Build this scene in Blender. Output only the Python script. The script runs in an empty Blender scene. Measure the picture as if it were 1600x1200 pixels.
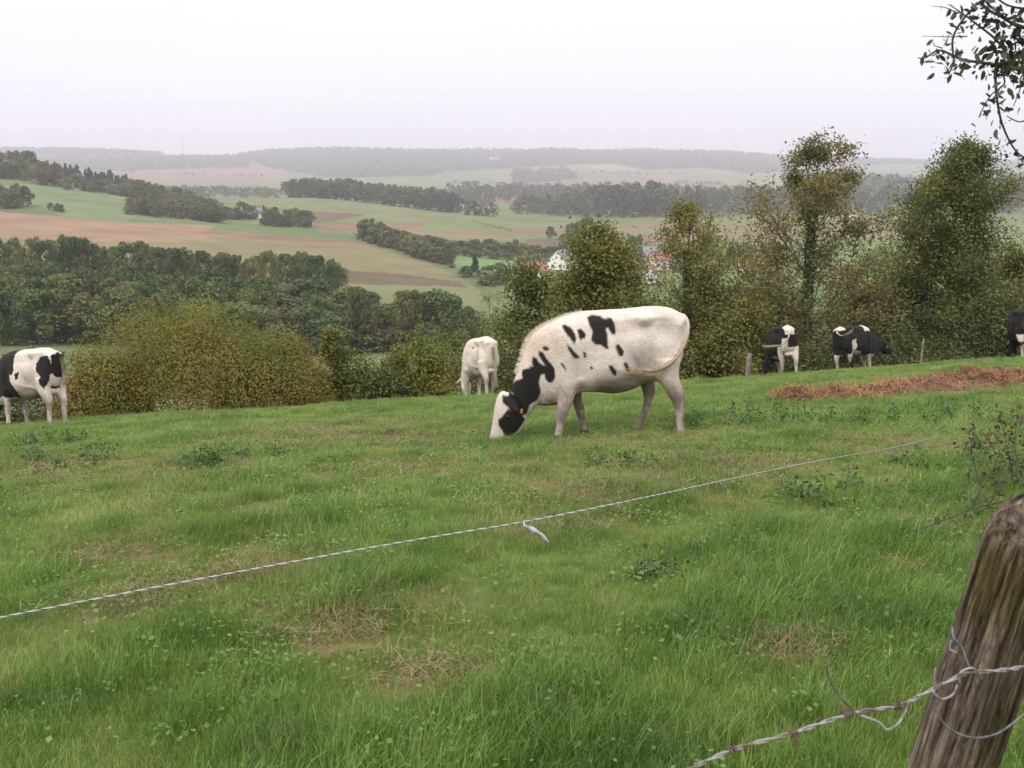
import bpy, math, random
import numpy as np
from mathutils import Vector, Matrix, Euler

SC = bpy.context.scene
COL = SC.collection
RNG = np.random.default_rng(7)
random.seed(7)

# ------------------------------------------------------------------ camera
F = 1600.0                                   # focal length in photo pixels (1600 wide)
PITCH = math.atan(325.0 / 1600.0)
CP, SP = math.cos(PITCH), math.sin(PITCH)
cam_d = bpy.data.cameras.new("camera")
cam_d.sensor_width = 36.0
cam_d.lens = 36.0 * F / 1600.0
cam_d.clip_start = 0.05
cam_d.clip_end = 20000
cam_d.dof.use_dof = True
cam_d.dof.focus_distance = 9.0
cam_d.dof.aperture_fstop = 13.0
cam = bpy.data.objects.new("camera", cam_d)
COL.objects.link(cam)
cam.location = (0, 0, 0)
cam.rotation_euler = (math.pi / 2 - PITCH, 0, 0)
SC.camera = cam

# ------------------------------------------------------------------ sky, sun, exposure
SUN_EL, SUN_ROT = math.radians(48), math.radians(215)
w = bpy.data.worlds.new("World")
SC.world = w
w.use_nodes = True
nt = w.node_tree
for n in list(nt.nodes):
    nt.nodes.remove(n)
out = nt.nodes.new("ShaderNodeOutputWorld")
sky = nt.nodes.new("ShaderNodeTexSky")
sky.sky_type = 'NISHITA'
sky.sun_disc = False
sky.sun_elevation = SUN_EL
sky.sun_rotation = SUN_ROT
bg1 = nt.nodes.new("ShaderNodeBackground")
bg1.inputs[1].default_value = 0.10
nt.links.new(sky.outputs[0], bg1.inputs[0])
tc = nt.nodes.new("ShaderNodeTexCoord")
sep = nt.nodes.new("ShaderNodeSeparateXYZ")
nt.links.new(tc.outputs['Generated'], sep.inputs[0])
mp = nt.nodes.new("ShaderNodeMapping")
mp.inputs['Scale'].default_value = (1.2, 1.2, 7.0)
nt.links.new(tc.outputs['Generated'], mp.inputs[0])
nz = nt.nodes.new("ShaderNodeTexNoise")
nz.inputs['Scale'].default_value = 1.6
nz.inputs['Detail'].default_value = 4
nt.links.new(mp.outputs[0], nz.inputs['Vector'])
ma = nt.nodes.new("ShaderNodeMath"); ma.operation = 'MULTIPLY_ADD'
nt.links.new(nz.outputs[0], ma.inputs[0]); ma.inputs[1].default_value = 0.10
nt.links.new(sep.outputs[2], ma.inputs[2])
ramp = nt.nodes.new("ShaderNodeValToRGB")
nt.links.new(ma.outputs[0], ramp.inputs[0])
e = ramp.color_ramp.elements
e[0].position = 0.0; e[0].color = (0.84, 0.805, 0.875, 1)
e[1].position = 1.0; e[1].color = (2.05, 2.05, 2.05, 1)
q = e.new(0.10); q.color = (0.90, 0.865, 0.935, 1)
q = e.new(0.24); q.color = (1.03, 1.005, 1.05, 1)
q = e.new(0.55); q.color = (1.60, 1.59, 1.62, 1)
bg2 = nt.nodes.new("ShaderNodeBackground")
bg2.inputs[1].default_value = 1.0
nt.links.new(ramp.outputs[0], bg2.inputs[0])
mx = nt.nodes.new("ShaderNodeMixShader")
mx.inputs[0].default_value = 0.93           # closed overcast deck over the clear sky
nt.links.new(bg1.outputs[0], mx.inputs[1]); nt.links.new(bg2.outputs[0], mx.inputs[2])
nt.links.new(mx.outputs[0], out.inputs['Surface'])

sd = bpy.data.lights.new("sun", 'SUN')
sd.energy = 1.5
sd.angle = math.radians(16)
sd.color = (1.0, 0.95, 0.87)
sun = bpy.data.objects.new("sun", sd)
COL.objects.link(sun)
# sky texture rotation: measured clockwise from +Y ; lamp points along -Z of the object
sdir = Vector((math.sin(SUN_ROT) * math.cos(SUN_EL), math.cos(SUN_ROT) * math.cos(SUN_EL), math.sin(SUN_EL)))
sun.rotation_euler = sdir.to_track_quat('Z', 'Y').to_euler()

SC.view_settings.view_transform = 'Standard'
SC.view_settings.look = 'None'
SC.view_settings.exposure = 0.2
SC.view_settings.gamma = 1.0
SC.cycles.max_bounces = 4
SC.cycles.diffuse_bounces = 2
SC.cycles.glossy_bounces = 1
SC.cycles.transmission_bounces = 2
SC.cycles.volume_bounces = 2
SC.cycles.transparent_max_bounces = 4
SC.cycles.use_denoising = True
try:
    SC.cycles.denoising_prefilter = 'NONE'
except Exception:
    pass


# ------------------------------------------------------------------ helpers
def tag(o, label=None, cat=None, group=None, kind=None):
    if label: o['label'] = label
    if cat: o['category'] = cat
    if group: o['group'] = group
    if kind: o['kind'] = kind
    return o


def empty(name, loc=(0, 0, 0), rz=0.0):
    o = bpy.data.objects.new(name, None)
    o.empty_display_size = 0.2
    o.location = loc
    o.rotation_euler = (0, 0, rz)
    COL.objects.link(o)
    return o


def make_mesh(name, V, Fc, mats=(), smooth=False, col=None, midx=None):
    V = np.asarray(V, dtype=np.float32)
    me = bpy.data.meshes.new(name)
    if isinstance(Fc, np.ndarray):
        n, k = Fc.shape
        me.vertices.add(len(V)); me.vertices.foreach_set('co', V.ravel())
        me.loops.add(n * k); me.loops.foreach_set('vertex_index', Fc.astype(np.int32).ravel())
        me.polygons.add(n)
        me.polygons.foreach_set('loop_start', np.arange(0, n * k, k, dtype=np.int32))
        me.polygons.foreach_set('loop_total', np.full(n, k, dtype=np.int32))
    else:
        me.from_pydata(V.tolist(), [], [list(map(int, f)) for f in Fc])
    for m in mats:
        me.materials.append(m)
    if midx is not None:
        me.polygons.foreach_set('material_index', np.asarray(midx, dtype=np.int32))
    if smooth:
        me.polygons.foreach_set('use_smooth', np.ones(len(me.polygons), dtype=bool))
    if col is not None:
        c = np.ones((len(V), 4), dtype=np.float32)
        c[:, :3] = col
        at = me.color_attributes.new('Col', 'FLOAT_COLOR', 'POINT')
        at.data.foreach_set('color', c.ravel())
    me.validate(verbose=False)
    me.update()
    return me


def obj(name, me, parent=None, loc=None):
    o = bpy.data.objects.new(name, me)
    COL.objects.link(o)
    if parent: o.parent = parent
    if loc is not None: o.location = loc
    return o


def sketch(co):
    return co[:, 0] * 598.0 + 900, 930 - co[:, 2] * 598.0


class MB:
    """collects pieces into one mesh"""
    def __init__(s):
        s.V, s.Fq, s.n, s.mi = [], [], 0, []

    def add(s, V, Fc, mi=0):
        V = np.asarray(V, float)
        s.V.append(V)
        for f in Fc:
            s.Fq.append([int(i) + s.n for i in f]); s.mi.append(mi)
        s.n += len(V)

    def box(s, c, d, rz=0.0, mi=0):
        x, y, z = d[0] / 2, d[1] / 2, d[2] / 2
        P = np.array([[-x, -y, -z], [x, -y, -z], [x, y, -z], [-x, y, -z], [-x, -y, z], [x, -y, z], [x, y, z], [-x, y, z]])
        if rz:
            cs, sn = math.cos(rz), math.sin(rz)
            P = np.column_stack([P[:, 0] * cs - P[:, 1] * sn, P[:, 0] * sn + P[:, 1] * cs, P[:, 2]])
        s.add(P + np.array(c), [(0, 3, 2, 1), (4, 5, 6, 7), (0, 1, 5, 4), (1, 2, 6, 5), (2, 3, 7, 6), (3, 0, 4, 7)], mi)

    def tube(s, path, rad, n=8, mi=0):
        V, Fc = tube(path, rad, n)
        s.add(V, Fc, mi)

    def mesh(s, name, mats, smooth=False):
        return make_mesh(name, np.vstack(s.V), s.Fq, mats, smooth, midx=s.mi)


def frames(path):
    path = np.asarray(path, float)
    T = np.gradient(path, axis=0)
    T /= np.linalg.norm(T, axis=1)[:, None] + 1e-9
    up = np.array([0, 0, 1.0]) if abs(T[0][2]) < 0.9 else np.array([1.0, 0, 0])
    A, B = [], []
    a = np.cross(up, T[0]); a /= np.linalg.norm(a)
    for t in T:
        a = a - t * np.dot(a, t); a /= np.linalg.norm(a) + 1e-9
        A.append(a.copy()); B.append(np.cross(t, a))
    return T, np.array(A), np.array(B)


def tube(path, rad, n=8):
    path = np.asarray(path, float)
    m = len(path)
    rad = np.broadcast_to(np.asarray(rad, float), (m,))
    T, A, B = frames(path)
    th = np.linspace(0, 2 * math.pi, n, endpoint=False)
    V = (path[:, None, :] + rad[:, None, None] * (np.cos(th)[None, :, None] * A[:, None, :] + np.sin(th)[None, :, None] * B[:, None, :])).reshape(-1, 3)
    Fc = []
    for i in range(m - 1):
        for j in range(n):
            k = (j + 1) % n
            Fc.append((i * n + j, i * n + k, (i + 1) * n + k, (i + 1) * n + j))
    Fc.append(tuple(range(n - 1, -1, -1)))
    Fc.append(tuple((m - 1) * n + j for j in range(n)))
    return V, Fc


def spline(pts, n):
    """Catmull-Rom through the points"""
    P = np.asarray(pts, float)
    P = np.vstack([2 * P[0] - P[1], P, 2 * P[-1] - P[-2]])
    out = []
    segs = len(P) - 3
    for t in np.linspace(0, segs - 1e-6, n):
        i = int(t); u = t - i
        a, b, c, d = P[i], P[i + 1], P[i + 2], P[i + 3]
        out.append(0.5 * ((2 * b) + (-a + c) * u + (2 * a - 5 * b + 4 * c - d) * u * u + (-a + 3 * b - 3 * c + d) * u ** 3))
    return np.array(out)


def fbm(P, seed, freq, octv=3):
    P = np.asarray(P, float)
    r = np.random.default_rng(seed)
    tot = np.zeros(P.shape[:-1]); amp = 1.0; s = 0
    for o in range(octv):
        for k in range(4):
            d = r.normal(size=P.shape[-1]); d /= np.linalg.norm(d)
            ph = r.uniform(0, 6.28)
            tot += amp * np.sin((P @ d) * freq * r.uniform(0.7, 1.4) * 6.28 + ph) / 2.0
        s += amp; amp *= 0.55; freq *= 2.05
    return tot / s


def sstep(x, a=0.0, b=1.0):
    t = np.clip((x - a) / (b - a), 0, 1)
    return t * t * (3 - 2 * t)


def inpoly(px, py, poly):
    px = np.asarray(px); py = np.asarray(py)
    ins = np.zeros(px.shape, bool)
    n = len(poly); j = n - 1
    for i in range(n):
        xi, yi = poly[i]; xj, yj = poly[j]
        if yi != yj:
            c = ((yi > py) != (yj > py)) & (px < (xj - xi) * (py - yi) / (yj - yi) + xi)
            ins ^= c
        j = i
    return ins


# projection between the photograph's pixels and the place
def zfor(py, d):
    v = (600.0 - py) / F
    return d * (v * CP - SP) / (CP + v * SP)


def project(x, y, z):
    fw = y * CP - z * SP
    return 800 + F * x / fw, 600 - F * (y * SP + z * CP) / fw


def P3(px, py, d):
    z = zfor(py, d)
    return np.array([(px - 800) / F * (d * CP - z * SP), d, z])


# ------------------------------------------------------------------ materials
def mat(name):
    m = bpy.data.materials.new(name)
    m.use_nodes = True
    return m, m.node_tree, m.node_tree.nodes['Principled BSDF']


def plain(name, c, rough=0.7, metal=0.0, var=0.15, scale=8.0, bump=0.0):
    m, t, b = mat(name)
    b.inputs['Roughness'].default_value = rough
    b.inputs['Metallic'].default_value = metal
    co = t.nodes.new('ShaderNodeTexCoord')
    n = t.nodes.new('ShaderNodeTexNoise'); n.inputs['Scale'].default_value = scale; n.inputs['Detail'].default_value = 5
    t.links.new(co.outputs['Object'], n.inputs['Vector'])
    r = t.nodes.new('ShaderNodeValToRGB')
    r.color_ramp.elements[0].position = 0.3; r.color_ramp.elements[1].position = 0.7
    r.color_ramp.elements[0].color = tuple(x * (1 - var) for x in c) + (1,)
    r.color_ramp.elements[1].color = tuple(min(1, x * (1 + var)) for x in c) + (1,)
    t.links.new(n.outputs[0], r.inputs[0]); t.links.new(r.outputs[0], b.inputs['Base Color'])
    if bump:
        bp = t.nodes.new('ShaderNodeBump'); bp.inputs['Strength'].default_value = bump; bp.inputs['Distance'].default_value = 0.02
        t.links.new(n.outputs[0], bp.inputs['Height']); t.links.new(bp.outputs[0], b.inputs['Normal'])
    return m


def foliage(name, cols, clump=0.6, trans=0.25, rough=0.6, per_object=0.0, island=0.45):
    """leaves: colour by leaf and by world-space clump"""
    m, t, b = mat(name)
    N, L = t.nodes, t.links
    g = N.new('ShaderNodeNewGeometry')
    n = N.new('ShaderNodeTexNoise'); n.inputs['Scale'].default_value = clump; n.inputs['Detail'].default_value = 3
    L.new(g.outputs['Position'], n.inputs['Vector'])
    a = N.new('ShaderNodeMath'); a.operation = 'MULTIPLY_ADD'; a.inputs[1].default_value = island
    L.new(g.outputs['Random Per Island'], a.inputs[0])
    s = N.new('ShaderNodeMath'); s.operation = 'MULTIPLY_ADD'; s.inputs[1].default_value = 1.5; s.inputs[2].default_value = -0.47 + (0.45 - island) / 2
    L.new(n.outputs[0], s.inputs[0]); L.new(s.outputs[0], a.inputs[2])
    last = a
    if per_object:
        oi = N.new('ShaderNodeObjectInfo')
        k = N.new('ShaderNodeMath'); k.operation = 'MULTIPLY_ADD'; k.inputs[1].default_value = per_object
        k2 = N.new('ShaderNodeMath'); k2.operation = 'SUBTRACT'; k2.inputs[1].default_value = per_object / 2
        L.new(oi.outputs['Random'], k.inputs[0]); L.new(a.outputs[0], k.inputs[2]); L.new(k.outputs[0], k2.inputs[0])
        last = k2
    r = N.new('ShaderNodeValToRGB')
    el = r.color_ramp.elements
    el[0].color = cols[0] + (1,); el[0].position = 0.08
    el[1].color = cols[-1] + (1,); el[1].position = 0.92
    for i, c in enumerate(cols[1:-1]):
        q = el.new(0.08 + 0.84 * (i + 1) / (len(cols) - 1)); q.color = c + (1,)
    L.new(last.outputs[0], r.inputs[0]); L.new(r.outputs[0], b.inputs['Base Color'])
    b.inputs['Roughness'].default_value = rough
    b.inputs['Specular IOR Level'].default_value = 0.25
    if trans:
        o = N['Material Output']
        tr = N.new('ShaderNodeBsdfTranslucent'); L.new(r.outputs[0], tr.inputs[0])
        mxs = N.new('ShaderNodeMixShader'); mxs.inputs[0].default_value = trans
        L.new(b.outputs[0], mxs.inputs[1]); L.new(tr.outputs[0], mxs.inputs[2]); L.new(mxs.outputs[0], o.inputs['Surface'])
    return m


def colattr(name, rough=0.8, noise=0.0, nscale=30.0, bump=0.0, bscale=60.0, spec=0.3):
    m, t, b = mat(name)
    N, L = t.nodes, t.links
    a = N.new('ShaderNodeAttribute'); a.attribute_name = 'Col'
    b.inputs['Roughness'].default_value = rough
    b.inputs['Specular IOR Level'].default_value = spec
    src = a.outputs['Color']
    co = N.new('ShaderNodeTexCoord')
    if noise:
        n = N.new('ShaderNodeTexNoise'); n.inputs['Scale'].default_value = nscale; n.inputs['Detail'].default_value = 6
        L.new(co.outputs['Object'], n.inputs['Vector'])
        mr = N.new('ShaderNodeMapRange'); mr.inputs[1].default_value = 0.25; mr.inputs[2].default_value = 0.75
        mr.inputs[3].default_value = 1 - noise; mr.inputs[4].default_value = 1 + noise
        L.new(n.outputs[0], mr.inputs[0])
        v = N.new('ShaderNodeVectorMath'); v.operation = 'SCALE'
        L.new(src, v.inputs[0]); L.new(mr.outputs[0], v.inputs['Scale'])
        src = v.outputs[0]
    L.new(src, b.inputs['Base Color'])
    if bump:
        n2 = N.new('ShaderNodeTexNoise'); n2.inputs['Scale'].default_value = bscale; n2.inputs['Detail'].default_value = 4
        L.new(co.outputs['Object'], n2.inputs['Vector'])
        bp = N.new('ShaderNodeBump'); bp.inputs['Strength'].default_value = bump; bp.inputs['Distance'].default_value = 0.02
        L.new(n2.outputs[0], bp.inputs['Height']); L.new(bp.outputs[0], b.inputs['Normal'])
    return m


# ------------------------------------------------------------------ ground shape
TD = np.array([40, 60, 120, 185, 260, 330, 420, 520, 650, 800, 1000, 1400, 2000, 3000, 4000, 5000, 5600, 7600], float)
TPX = np.array([-700, 0, 200, 350, 500, 700, 900, 1100, 1300, 1600, 2300], float)
TPY = np.array([
    [780, 700, 585, 528, 450, 398, 352, 315, 270, 245, 262, 298, 305, 288, 260, 238, 234, 262],
    [780, 700, 585, 528, 455, 405, 365, 334, 291, 264, 277, 300, 305, 288, 262, 240, 234, 262],
    [780, 700, 585, 530, 460, 410, 372, 347, 314, 295, 301, 307, 304, 285, 262, 243, 237, 262],
    [780, 700, 590, 545, 470, 425, 385, 359, 346, 331, 309, 310, 304, 286, 262, 247, 240, 262],
    [780, 700, 590, 545, 472, 428, 392, 368, 346, 326, 307, 313, 305, 289, 266, 241, 231, 262],
    [770, 695, 585, 535, 475, 438, 405, 384, 365, 346, 331, 319, 305, 288, 263, 243, 233, 262],
    [760, 690, 575, 525, 488, 452, 421, 396, 373, 355, 341, 320, 306, 288, 263, 244, 230, 262],
    [750, 680, 565, 520, 485, 452, 421, 397, 374, 356, 342, 320, 306, 286, 265, 247, 234, 262],
    [740, 670, 560, 515, 480, 450, 420, 396, 374, 356, 342, 321, 307, 292, 275, 258, 247, 265],
    [720, 650, 550, 510, 475, 448, 420, 396, 374, 356, 342, 322, 309, 300, 288, 268, 252, 268],
    [720, 650, 550, 510, 475, 448, 420, 396, 374, 356, 342, 322, 309, 300, 288, 268, 252, 268]], float)
_gx = np.linspace(-700, 2300, 121)
_gl = np.linspace(math.log(40), math.log(7600), 160)
_Z = np.zeros((160, 121))
_rows = np.array([[np.interp(x, TPX, TPY[:, k]) for x in _gx] for k in range(len(TD))])
_prof = np.interp(_gx, [-700, 0, 100, 245, 252, 370, 385, 400, 460, 520, 600, 650, 720, 800, 870, 915, 945, 960, 1010, 1100, 1200, 1240, 1300, 1450, 1600, 2300],
                  [226, 230, 229, 233, 240, 241, 236, 233, 230, 229, 230, 232, 232, 231, 229, 232, 236, 232, 231, 233, 240, 243, 246, 249, 251, 252])
_rows[16] = _prof + 2
_rows[15] = np.minimum(_rows[15], _prof + 12)
for j in range(121):
    _Z[:, j] = np.interp(_gl, np.log(TD), zfor(_rows[:, j], TD))
def _blur(A, n):
    for _ in range(n):
        A[1:-1] = (A[:-2] + 2 * A[1:-1] + A[2:]) / 4
        A[:, 1:-1] = (A[:, :-2] + 2 * A[:, 1:-1] + A[:, 2:]) / 4
    return A
_Z = _blur(_Z, 2)

_pp = [(920, 680, 10.7), (60, 668, 17.0), (765, 621, 21.5), (1220, 592, 25.5), (1335, 581, 28.5), (1590, 558, 27.0), (450, 634, 20.0), (1000, 602, 24)]
_A, _b = [], []
for px, py, d in _pp:
    p = P3(px, py, d)
    _w = 6.0 if d == 10.7 else 1.0
    _A.append([_w * p[0], _w * p[1], _w * p[1] ** 2 / 20, _w * p[0] * p[1] / 20]); _b.append(_w * (p[2] + 1.65))
_A.append([0.4, 0, 0, 0]); _b.append(0.0)
_co = np.linalg.lstsq(np.array(_A), np.array(_b), rcond=None)[0]
EDGE_PX = [-900, 0, 400, 765, 1220, 1335, 1600, 2500]
EDGE_D = [15.0, 18.2, 21.0, 23.0, 26.8, 29.5, 31.5, 33]


def ground(x, y, bumps=True):
    x = np.asarray(x, float); y = np.asarray(y, float)
    ys = np.maximum(y, 1.0)
    pxa = 800 + 1633 * x / ys
    pxa = np.clip(pxa, -5000, 7000)
    zp = -1.65 + _co[0] * x + _co[1] * y + _co[2] * y ** 2 / 20 + _co[3] * x * y / 20
    ed = np.interp(pxa, EDGE_PX, EDGE_D)
    s = np.maximum(y - ed, 0)
    zp = zp - np.where(s < 4, 0.06 * s * s, 0.06 * 16 + 0.48 * (s - 4))
    zp = np.where(y < 1, -1.65 + _co[0] * x + _co[1] * y, zp)
    if bumps:
        zp = zp + 0.045 * fbm(np.stack([x, y], -1), 3, 0.22, 3) + 0.012 * fbm(np.stack([x, y], -1), 5, 0.9, 2)
    fi = np.clip((np.log(np.maximum(y, 40)) - _gl[0]) / (_gl[1] - _gl[0]), 0, 158.999)
    fj = np.clip((np.clip(pxa, -700, 2300) + 700) / (3000 / 120), 0, 119.999)
    i = fi.astype(int); j = fj.astype(int); u = fi - i; v = fj - j
    zt = _Z[i, j] * (1 - u) * (1 - v) + _Z[i + 1, j] * u * (1 - v) + _Z[i, j + 1] * (1 - u) * v + _Z[i + 1, j + 1] * u * v
    far = sstep(y, 1500, 4500)
    zt = zt + far * 6 * fbm(np.stack([x, y], -1), 11, 1 / 900.0, 3)
    wgt = sstep(y - ed, 6, 36)
    return zp * (1 - wgt) + zt * wgt


def gz(x, y):
    return float(ground(np.array(x), np.array(y)))


def gpd(px, d):
    """ground point in image column px at depth d"""
    z = -0.1 * d
    for _ in range(8):
        x = (px - 800) / F * (d * CP - z * SP)
        z = gz(x, d)
    return np.array([x, d, z])


_dd = np.geomspace(2.2, 7000, 4000)
def gp(px, py):
    """first ground point seen through a pixel"""
    z = -0.1 * _dd
    for _ in range(6):
        x = (px - 800) / F * (_dd * CP - z * SP)
        z = ground(x, _dd)
    _, yy = project(x, _dd, z)
    k = np.argmax(yy <= py)
    return np.array([x[k], _dd[k], z[k]])


# ------------------------------------------------------------------ pasture (near field)
DRY = [(220, 940, .32, .75), (330, 905, .25, .4), (400, 895, .35, .7), (560, 985, .5, .85), (500, 990, .35, .6), (180, 872, .5, .6), (480, 690, 1.3, .7), (640, 690, 1.0, .6),
       (950, 755, .9, .75), (900, 795, .6, .5), (1130, 725, .7, .6), (700, 1080, .3, .6), (680, 1060, .25, .6), (1240, 1030, .24, .9), (1420, 700, .9, .6),
       (250, 740, 1.2, .5), (60, 740, .9, .6), (640, 735, 1.0, .5), (1210, 735, .7, .5), (540, 672, 1.6, .6), (880, 830, .5, .45), (1410, 900, .18, .7), (200, 955, .3, .6), (1000, 690, 1.2, .5)]
DRYW = [(gp(a, b), r, s) for a, b, r, s in DRY]


def dryness(x, y):
    d = np.zeros(np.shape(x))
    wob = fbm(np.stack([x, y], -1), 21, 0.8, 3)
    for p, r, s in DRYW:
        q = np.sqrt(((x - p[0]) / (r * 1.1)) ** 2 + ((y - p[1]) / (r * .9)) ** 2) + 0.6 * wob
        d = np.maximum(d, s * (1 - sstep(q, 0.35, 1.15)))
    n = fbm(np.stack([x, y * 0.6], -1), 22, 0.16, 4)
    d = np.maximum(d, 0.62 * sstep(n, 0.10, 0.75) * sstep(y, 3.2, 8))
    br = fbm(np.stack([x, y], -1), 23, 1.7, 3)
    d = d * np.clip(0.45 + 1.1 * br, 0.08, 1.1)
    return np.clip(d, 0, 1)


def lushness(x, y):
    n = fbm(np.stack([x, y], -1), 31, 0.45, 3)
    near = 1 - sstep(y, 3.0, 7.5)
    tus = sstep(fbm(np.stack([x, y], -1), 33, 0.75, 3), 0.38, 0.62) * sstep(y, 4.0, 7.0)
    n = n + .75 * tus
    right = sstep(x, 0.0, 2.5) * (1 - sstep(y, 6, 10))
    return np.clip(0.42 + 0.62 * n + 0.25 * near + 0.18 * right, 0.02, 1.2)


xs = np.concatenate([np.linspace(-45, -14, 24)[:-1], np.linspace(-14, 20, 300), np.linspace(20, 50, 24)[1:]])
ys = np.concatenate([np.linspace(-8, 1, 12)[:-1], np.geomspace(1.0, 48, 330)])
GX, GY = np.meshgrid(xs, ys)
GZ = ground(GX, GY)
V = np.stack([GX, GY, GZ], -1).reshape(-1, 3)
nx, ny = len(xs), len(ys)
ii, jj = np.meshgrid(np.arange(ny - 1), np.arange(nx - 1), indexing='ij')
q0 = (ii * nx + jj).ravel()
Fq = np.stack([q0, q0 + 1, q0 + nx + 1, q0 + nx], 1)
dr = dryness(V[:, 0], V[:, 1])[:, None]
base = np.array([0.075, 0.115, 0.028]) * (1 - dr) + np.array([0.20, 0.145, 0.075]) * dr
m_ground = colattr('pasture_soil', 0.95, 0.35, 9.0, 0.6, 25.0, 0.1)
pasture = obj('pasture', make_mesh('pasture', V, Fq, [m_ground], True, base))
tag(pasture, kind='structure')

# ------------------------------------------------------------------ valley terrain and its crops
ca = np.concatenate([np.linspace(-0.95, -0.56, 40)[:-1], np.linspace(-0.56, 0.56, 700), np.linspace(0.56, 0.95, 40)[1:]])
cd = np.geomspace(38, 7600, 560)
AA, DD = np.meshgrid(ca, cd)
TX, TY = AA * DD, DD
TZ = ground(TX, TY, False)
TZ = TZ - 0.25 * (1 - sstep(TY, 40, 60))
tv = np.stack([TX, TY, TZ], -1).reshape(-1, 3)
tpx, tpy = project(tv[:, 0], tv[:, 1], tv[:, 2])
td = tv[:, 1]
n1 = fbm(tv[:, :2], 41, 1 / 260.0, 4)
colr = np.tile(np.array([0.125, 0.15, 0.07]), (len(tv), 1)) * (1 + 0.18 * n1[:, None])
BR, BE, GR, GL, PG, DB = (0.190, 0.130, 0.090), (0.180, 0.156, 0.090), (0.115, 0.152, 0.072), (0.128, 0.175, 0.066), (0.150, 0.163, 0.084), (0.128, 0.098, 0.070)
FO = (0.045, 0.055, 0.035)
CROPS = [
    # (polygon in the photograph, nearest depth, farthest depth, albedo)
    ([(-400, 320), (0, 331), (90, 337), (200, 348), (330, 352), (500, 358), (560, 372), (580, 385), (690, 418), (765, 462), (765, 520), (400, 520), (-400, 480)], 215, 720, BE),
    ([(-400, 320), (0, 331), (90, 337), (200, 348), (330, 352), (420, 362), (250, 380), (0, 372), (-400, 370)], 215, 720, (0.235, 0.160, 0.108)),
    ([(330, 345), (500, 357), (565, 372), (560, 378), (440, 368), (330, 358)], 300, 720, GR),
    ([(330, 358), (440, 368), (560, 380), (570, 387), (430, 378), (310, 364)], 300, 720, BR),
    ([(540, 422), (640, 430), (735, 442), (760, 452), (700, 447), (540, 444)], 200, 500, DB),
    ([(560, 444), (700, 447), (770, 465), (770, 520), (560, 520)], 200, 500, PG),
    ([(690, 418), (730, 440), (790, 480), (785, 486), (728, 446), (684, 421)], 200, 500, PG),
    ([(-400, 285), (0, 290), (90, 285), (150, 296), (226, 319), (215, 335), (195, 349), (110, 339), (50, 325), (-400, 330)], 430, 800, (0.135, 0.170, 0.088)),
    ([(330, 306), (440, 302), (560, 309), (730, 335), (800, 346), (700, 353), (480, 352), (400, 340)], 560, 1200, PG),
    ([(400, 321), (480, 330), (570, 335), (520, 346), (440, 350), (420, 340)], 560, 1200, DB),
    ([(400, 326), (480, 332), (500, 336), (440, 339), (400, 338)], 560, 1200, GR),
    ([(490, 347), (660, 349), (650, 355), (490, 358)], 400, 1200, GR),
    ([(480, 352), (680, 346), (660, 358), (500, 362)], 400, 1200, BR),
    ([(655, 352), (690, 348), (900, 350), (880, 356), (660, 357)], 400, 1200, GL),
    ([(540, 360), (660, 357), (900, 357), (900, 378), (600, 375)], 400, 1000, BE),
    ([(690, 396), (830, 399), (820, 420), (705, 418)], 300, 700, (0.135, 0.20, 0.085)),
    ([(780, 346), (1000, 350), (990, 356), (780, 354)], 500, 1200, PG),
    ([(800, 356), (1000, 354), (1000, 366), (800, 366)], 400, 1200, BR),
    ([(800, 366), (1020, 362), (1020, 372), (800, 374)], 400, 1200, PG),
    ([(820, 374), (1020, 370), (1020, 384), (820, 382)], 400, 1200, DB),
    ([(1020, 340), (1500, 334), (1500, 343), (1020, 348)], 500, 1400, GL),
    ([(1000, 348), (1500, 343), (1500, 349), (1000, 356)], 500, 1400, BR),
    ([(1000, 356), (1500, 349), (1500, 355), (1000, 365)], 500, 1400, PG),
    ([(1000, 364), (1500, 355), (1500, 362), (1000, 378)], 450, 1400, BR),
    ([(1150, 372), (1500, 362), (1500, 378), (1150, 384)], 420, 1400, PG),
    ([(1300, 378), (1500, 372), (1500, 386), (1300, 392)], 420, 1400, GL),
    ([(1140, 400), (1500, 392), (1500, 480), (1140, 480)], 180, 500, (0.12, 0.165, 0.07)),
    ([(735, 308), (865, 306), (862, 319), (740, 316)], 1000, 2200, BR),
    ([(735, 316), (870, 318), (870, 330), (735, 326)], 1000, 2200, GL),
    # far slopes
    ([(-700, 240), (100, 245), (360, 240), (420, 262), (400, 300), (-700, 300)], 2200, 5400, (0.125, 0.125, 0.085)),
    ([(170, 268), (420, 260), (460, 272), (430, 282), (300, 286), (150, 285)], 2200, 5400, BR),
    ([(250, 283), (440, 282), (440, 290), (250, 292)], 2000, 5400, GR),
    ([(780, 262), (860, 258), (1000, 262), (1240, 268), (1240, 300), (760, 296)], 2000, 5400, BE),
    ([(860, 272), (1010, 266), (1000, 276), (880, 282)], 2000, 5400, GR),
    ([(820, 284), (1000, 278), (1060, 286), (1050, 294), (820, 294)], 2000, 5400, BR),
    ([(1060, 272), (1250, 276), (1250, 288), (1080, 284)], 2000, 5400, PG),
    ([(870, 250), (960, 246), (1020, 266), (920, 264)], 3800, 5600, (0.22, 0.195, 0.14)),
    ([(1090, 252), (1120, 254), (1160, 270), (1130, 268)], 3800, 5600, (0.30, 0.26, 0.19)),
    ([(1380, 246), (1800, 258), (1800, 268), (1400, 262)], 3800, 5600, PG),
    ([(1530, 278), (1800, 284), (1800, 294), (1530, 290)], 2400, 5600, BR),
]
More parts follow.
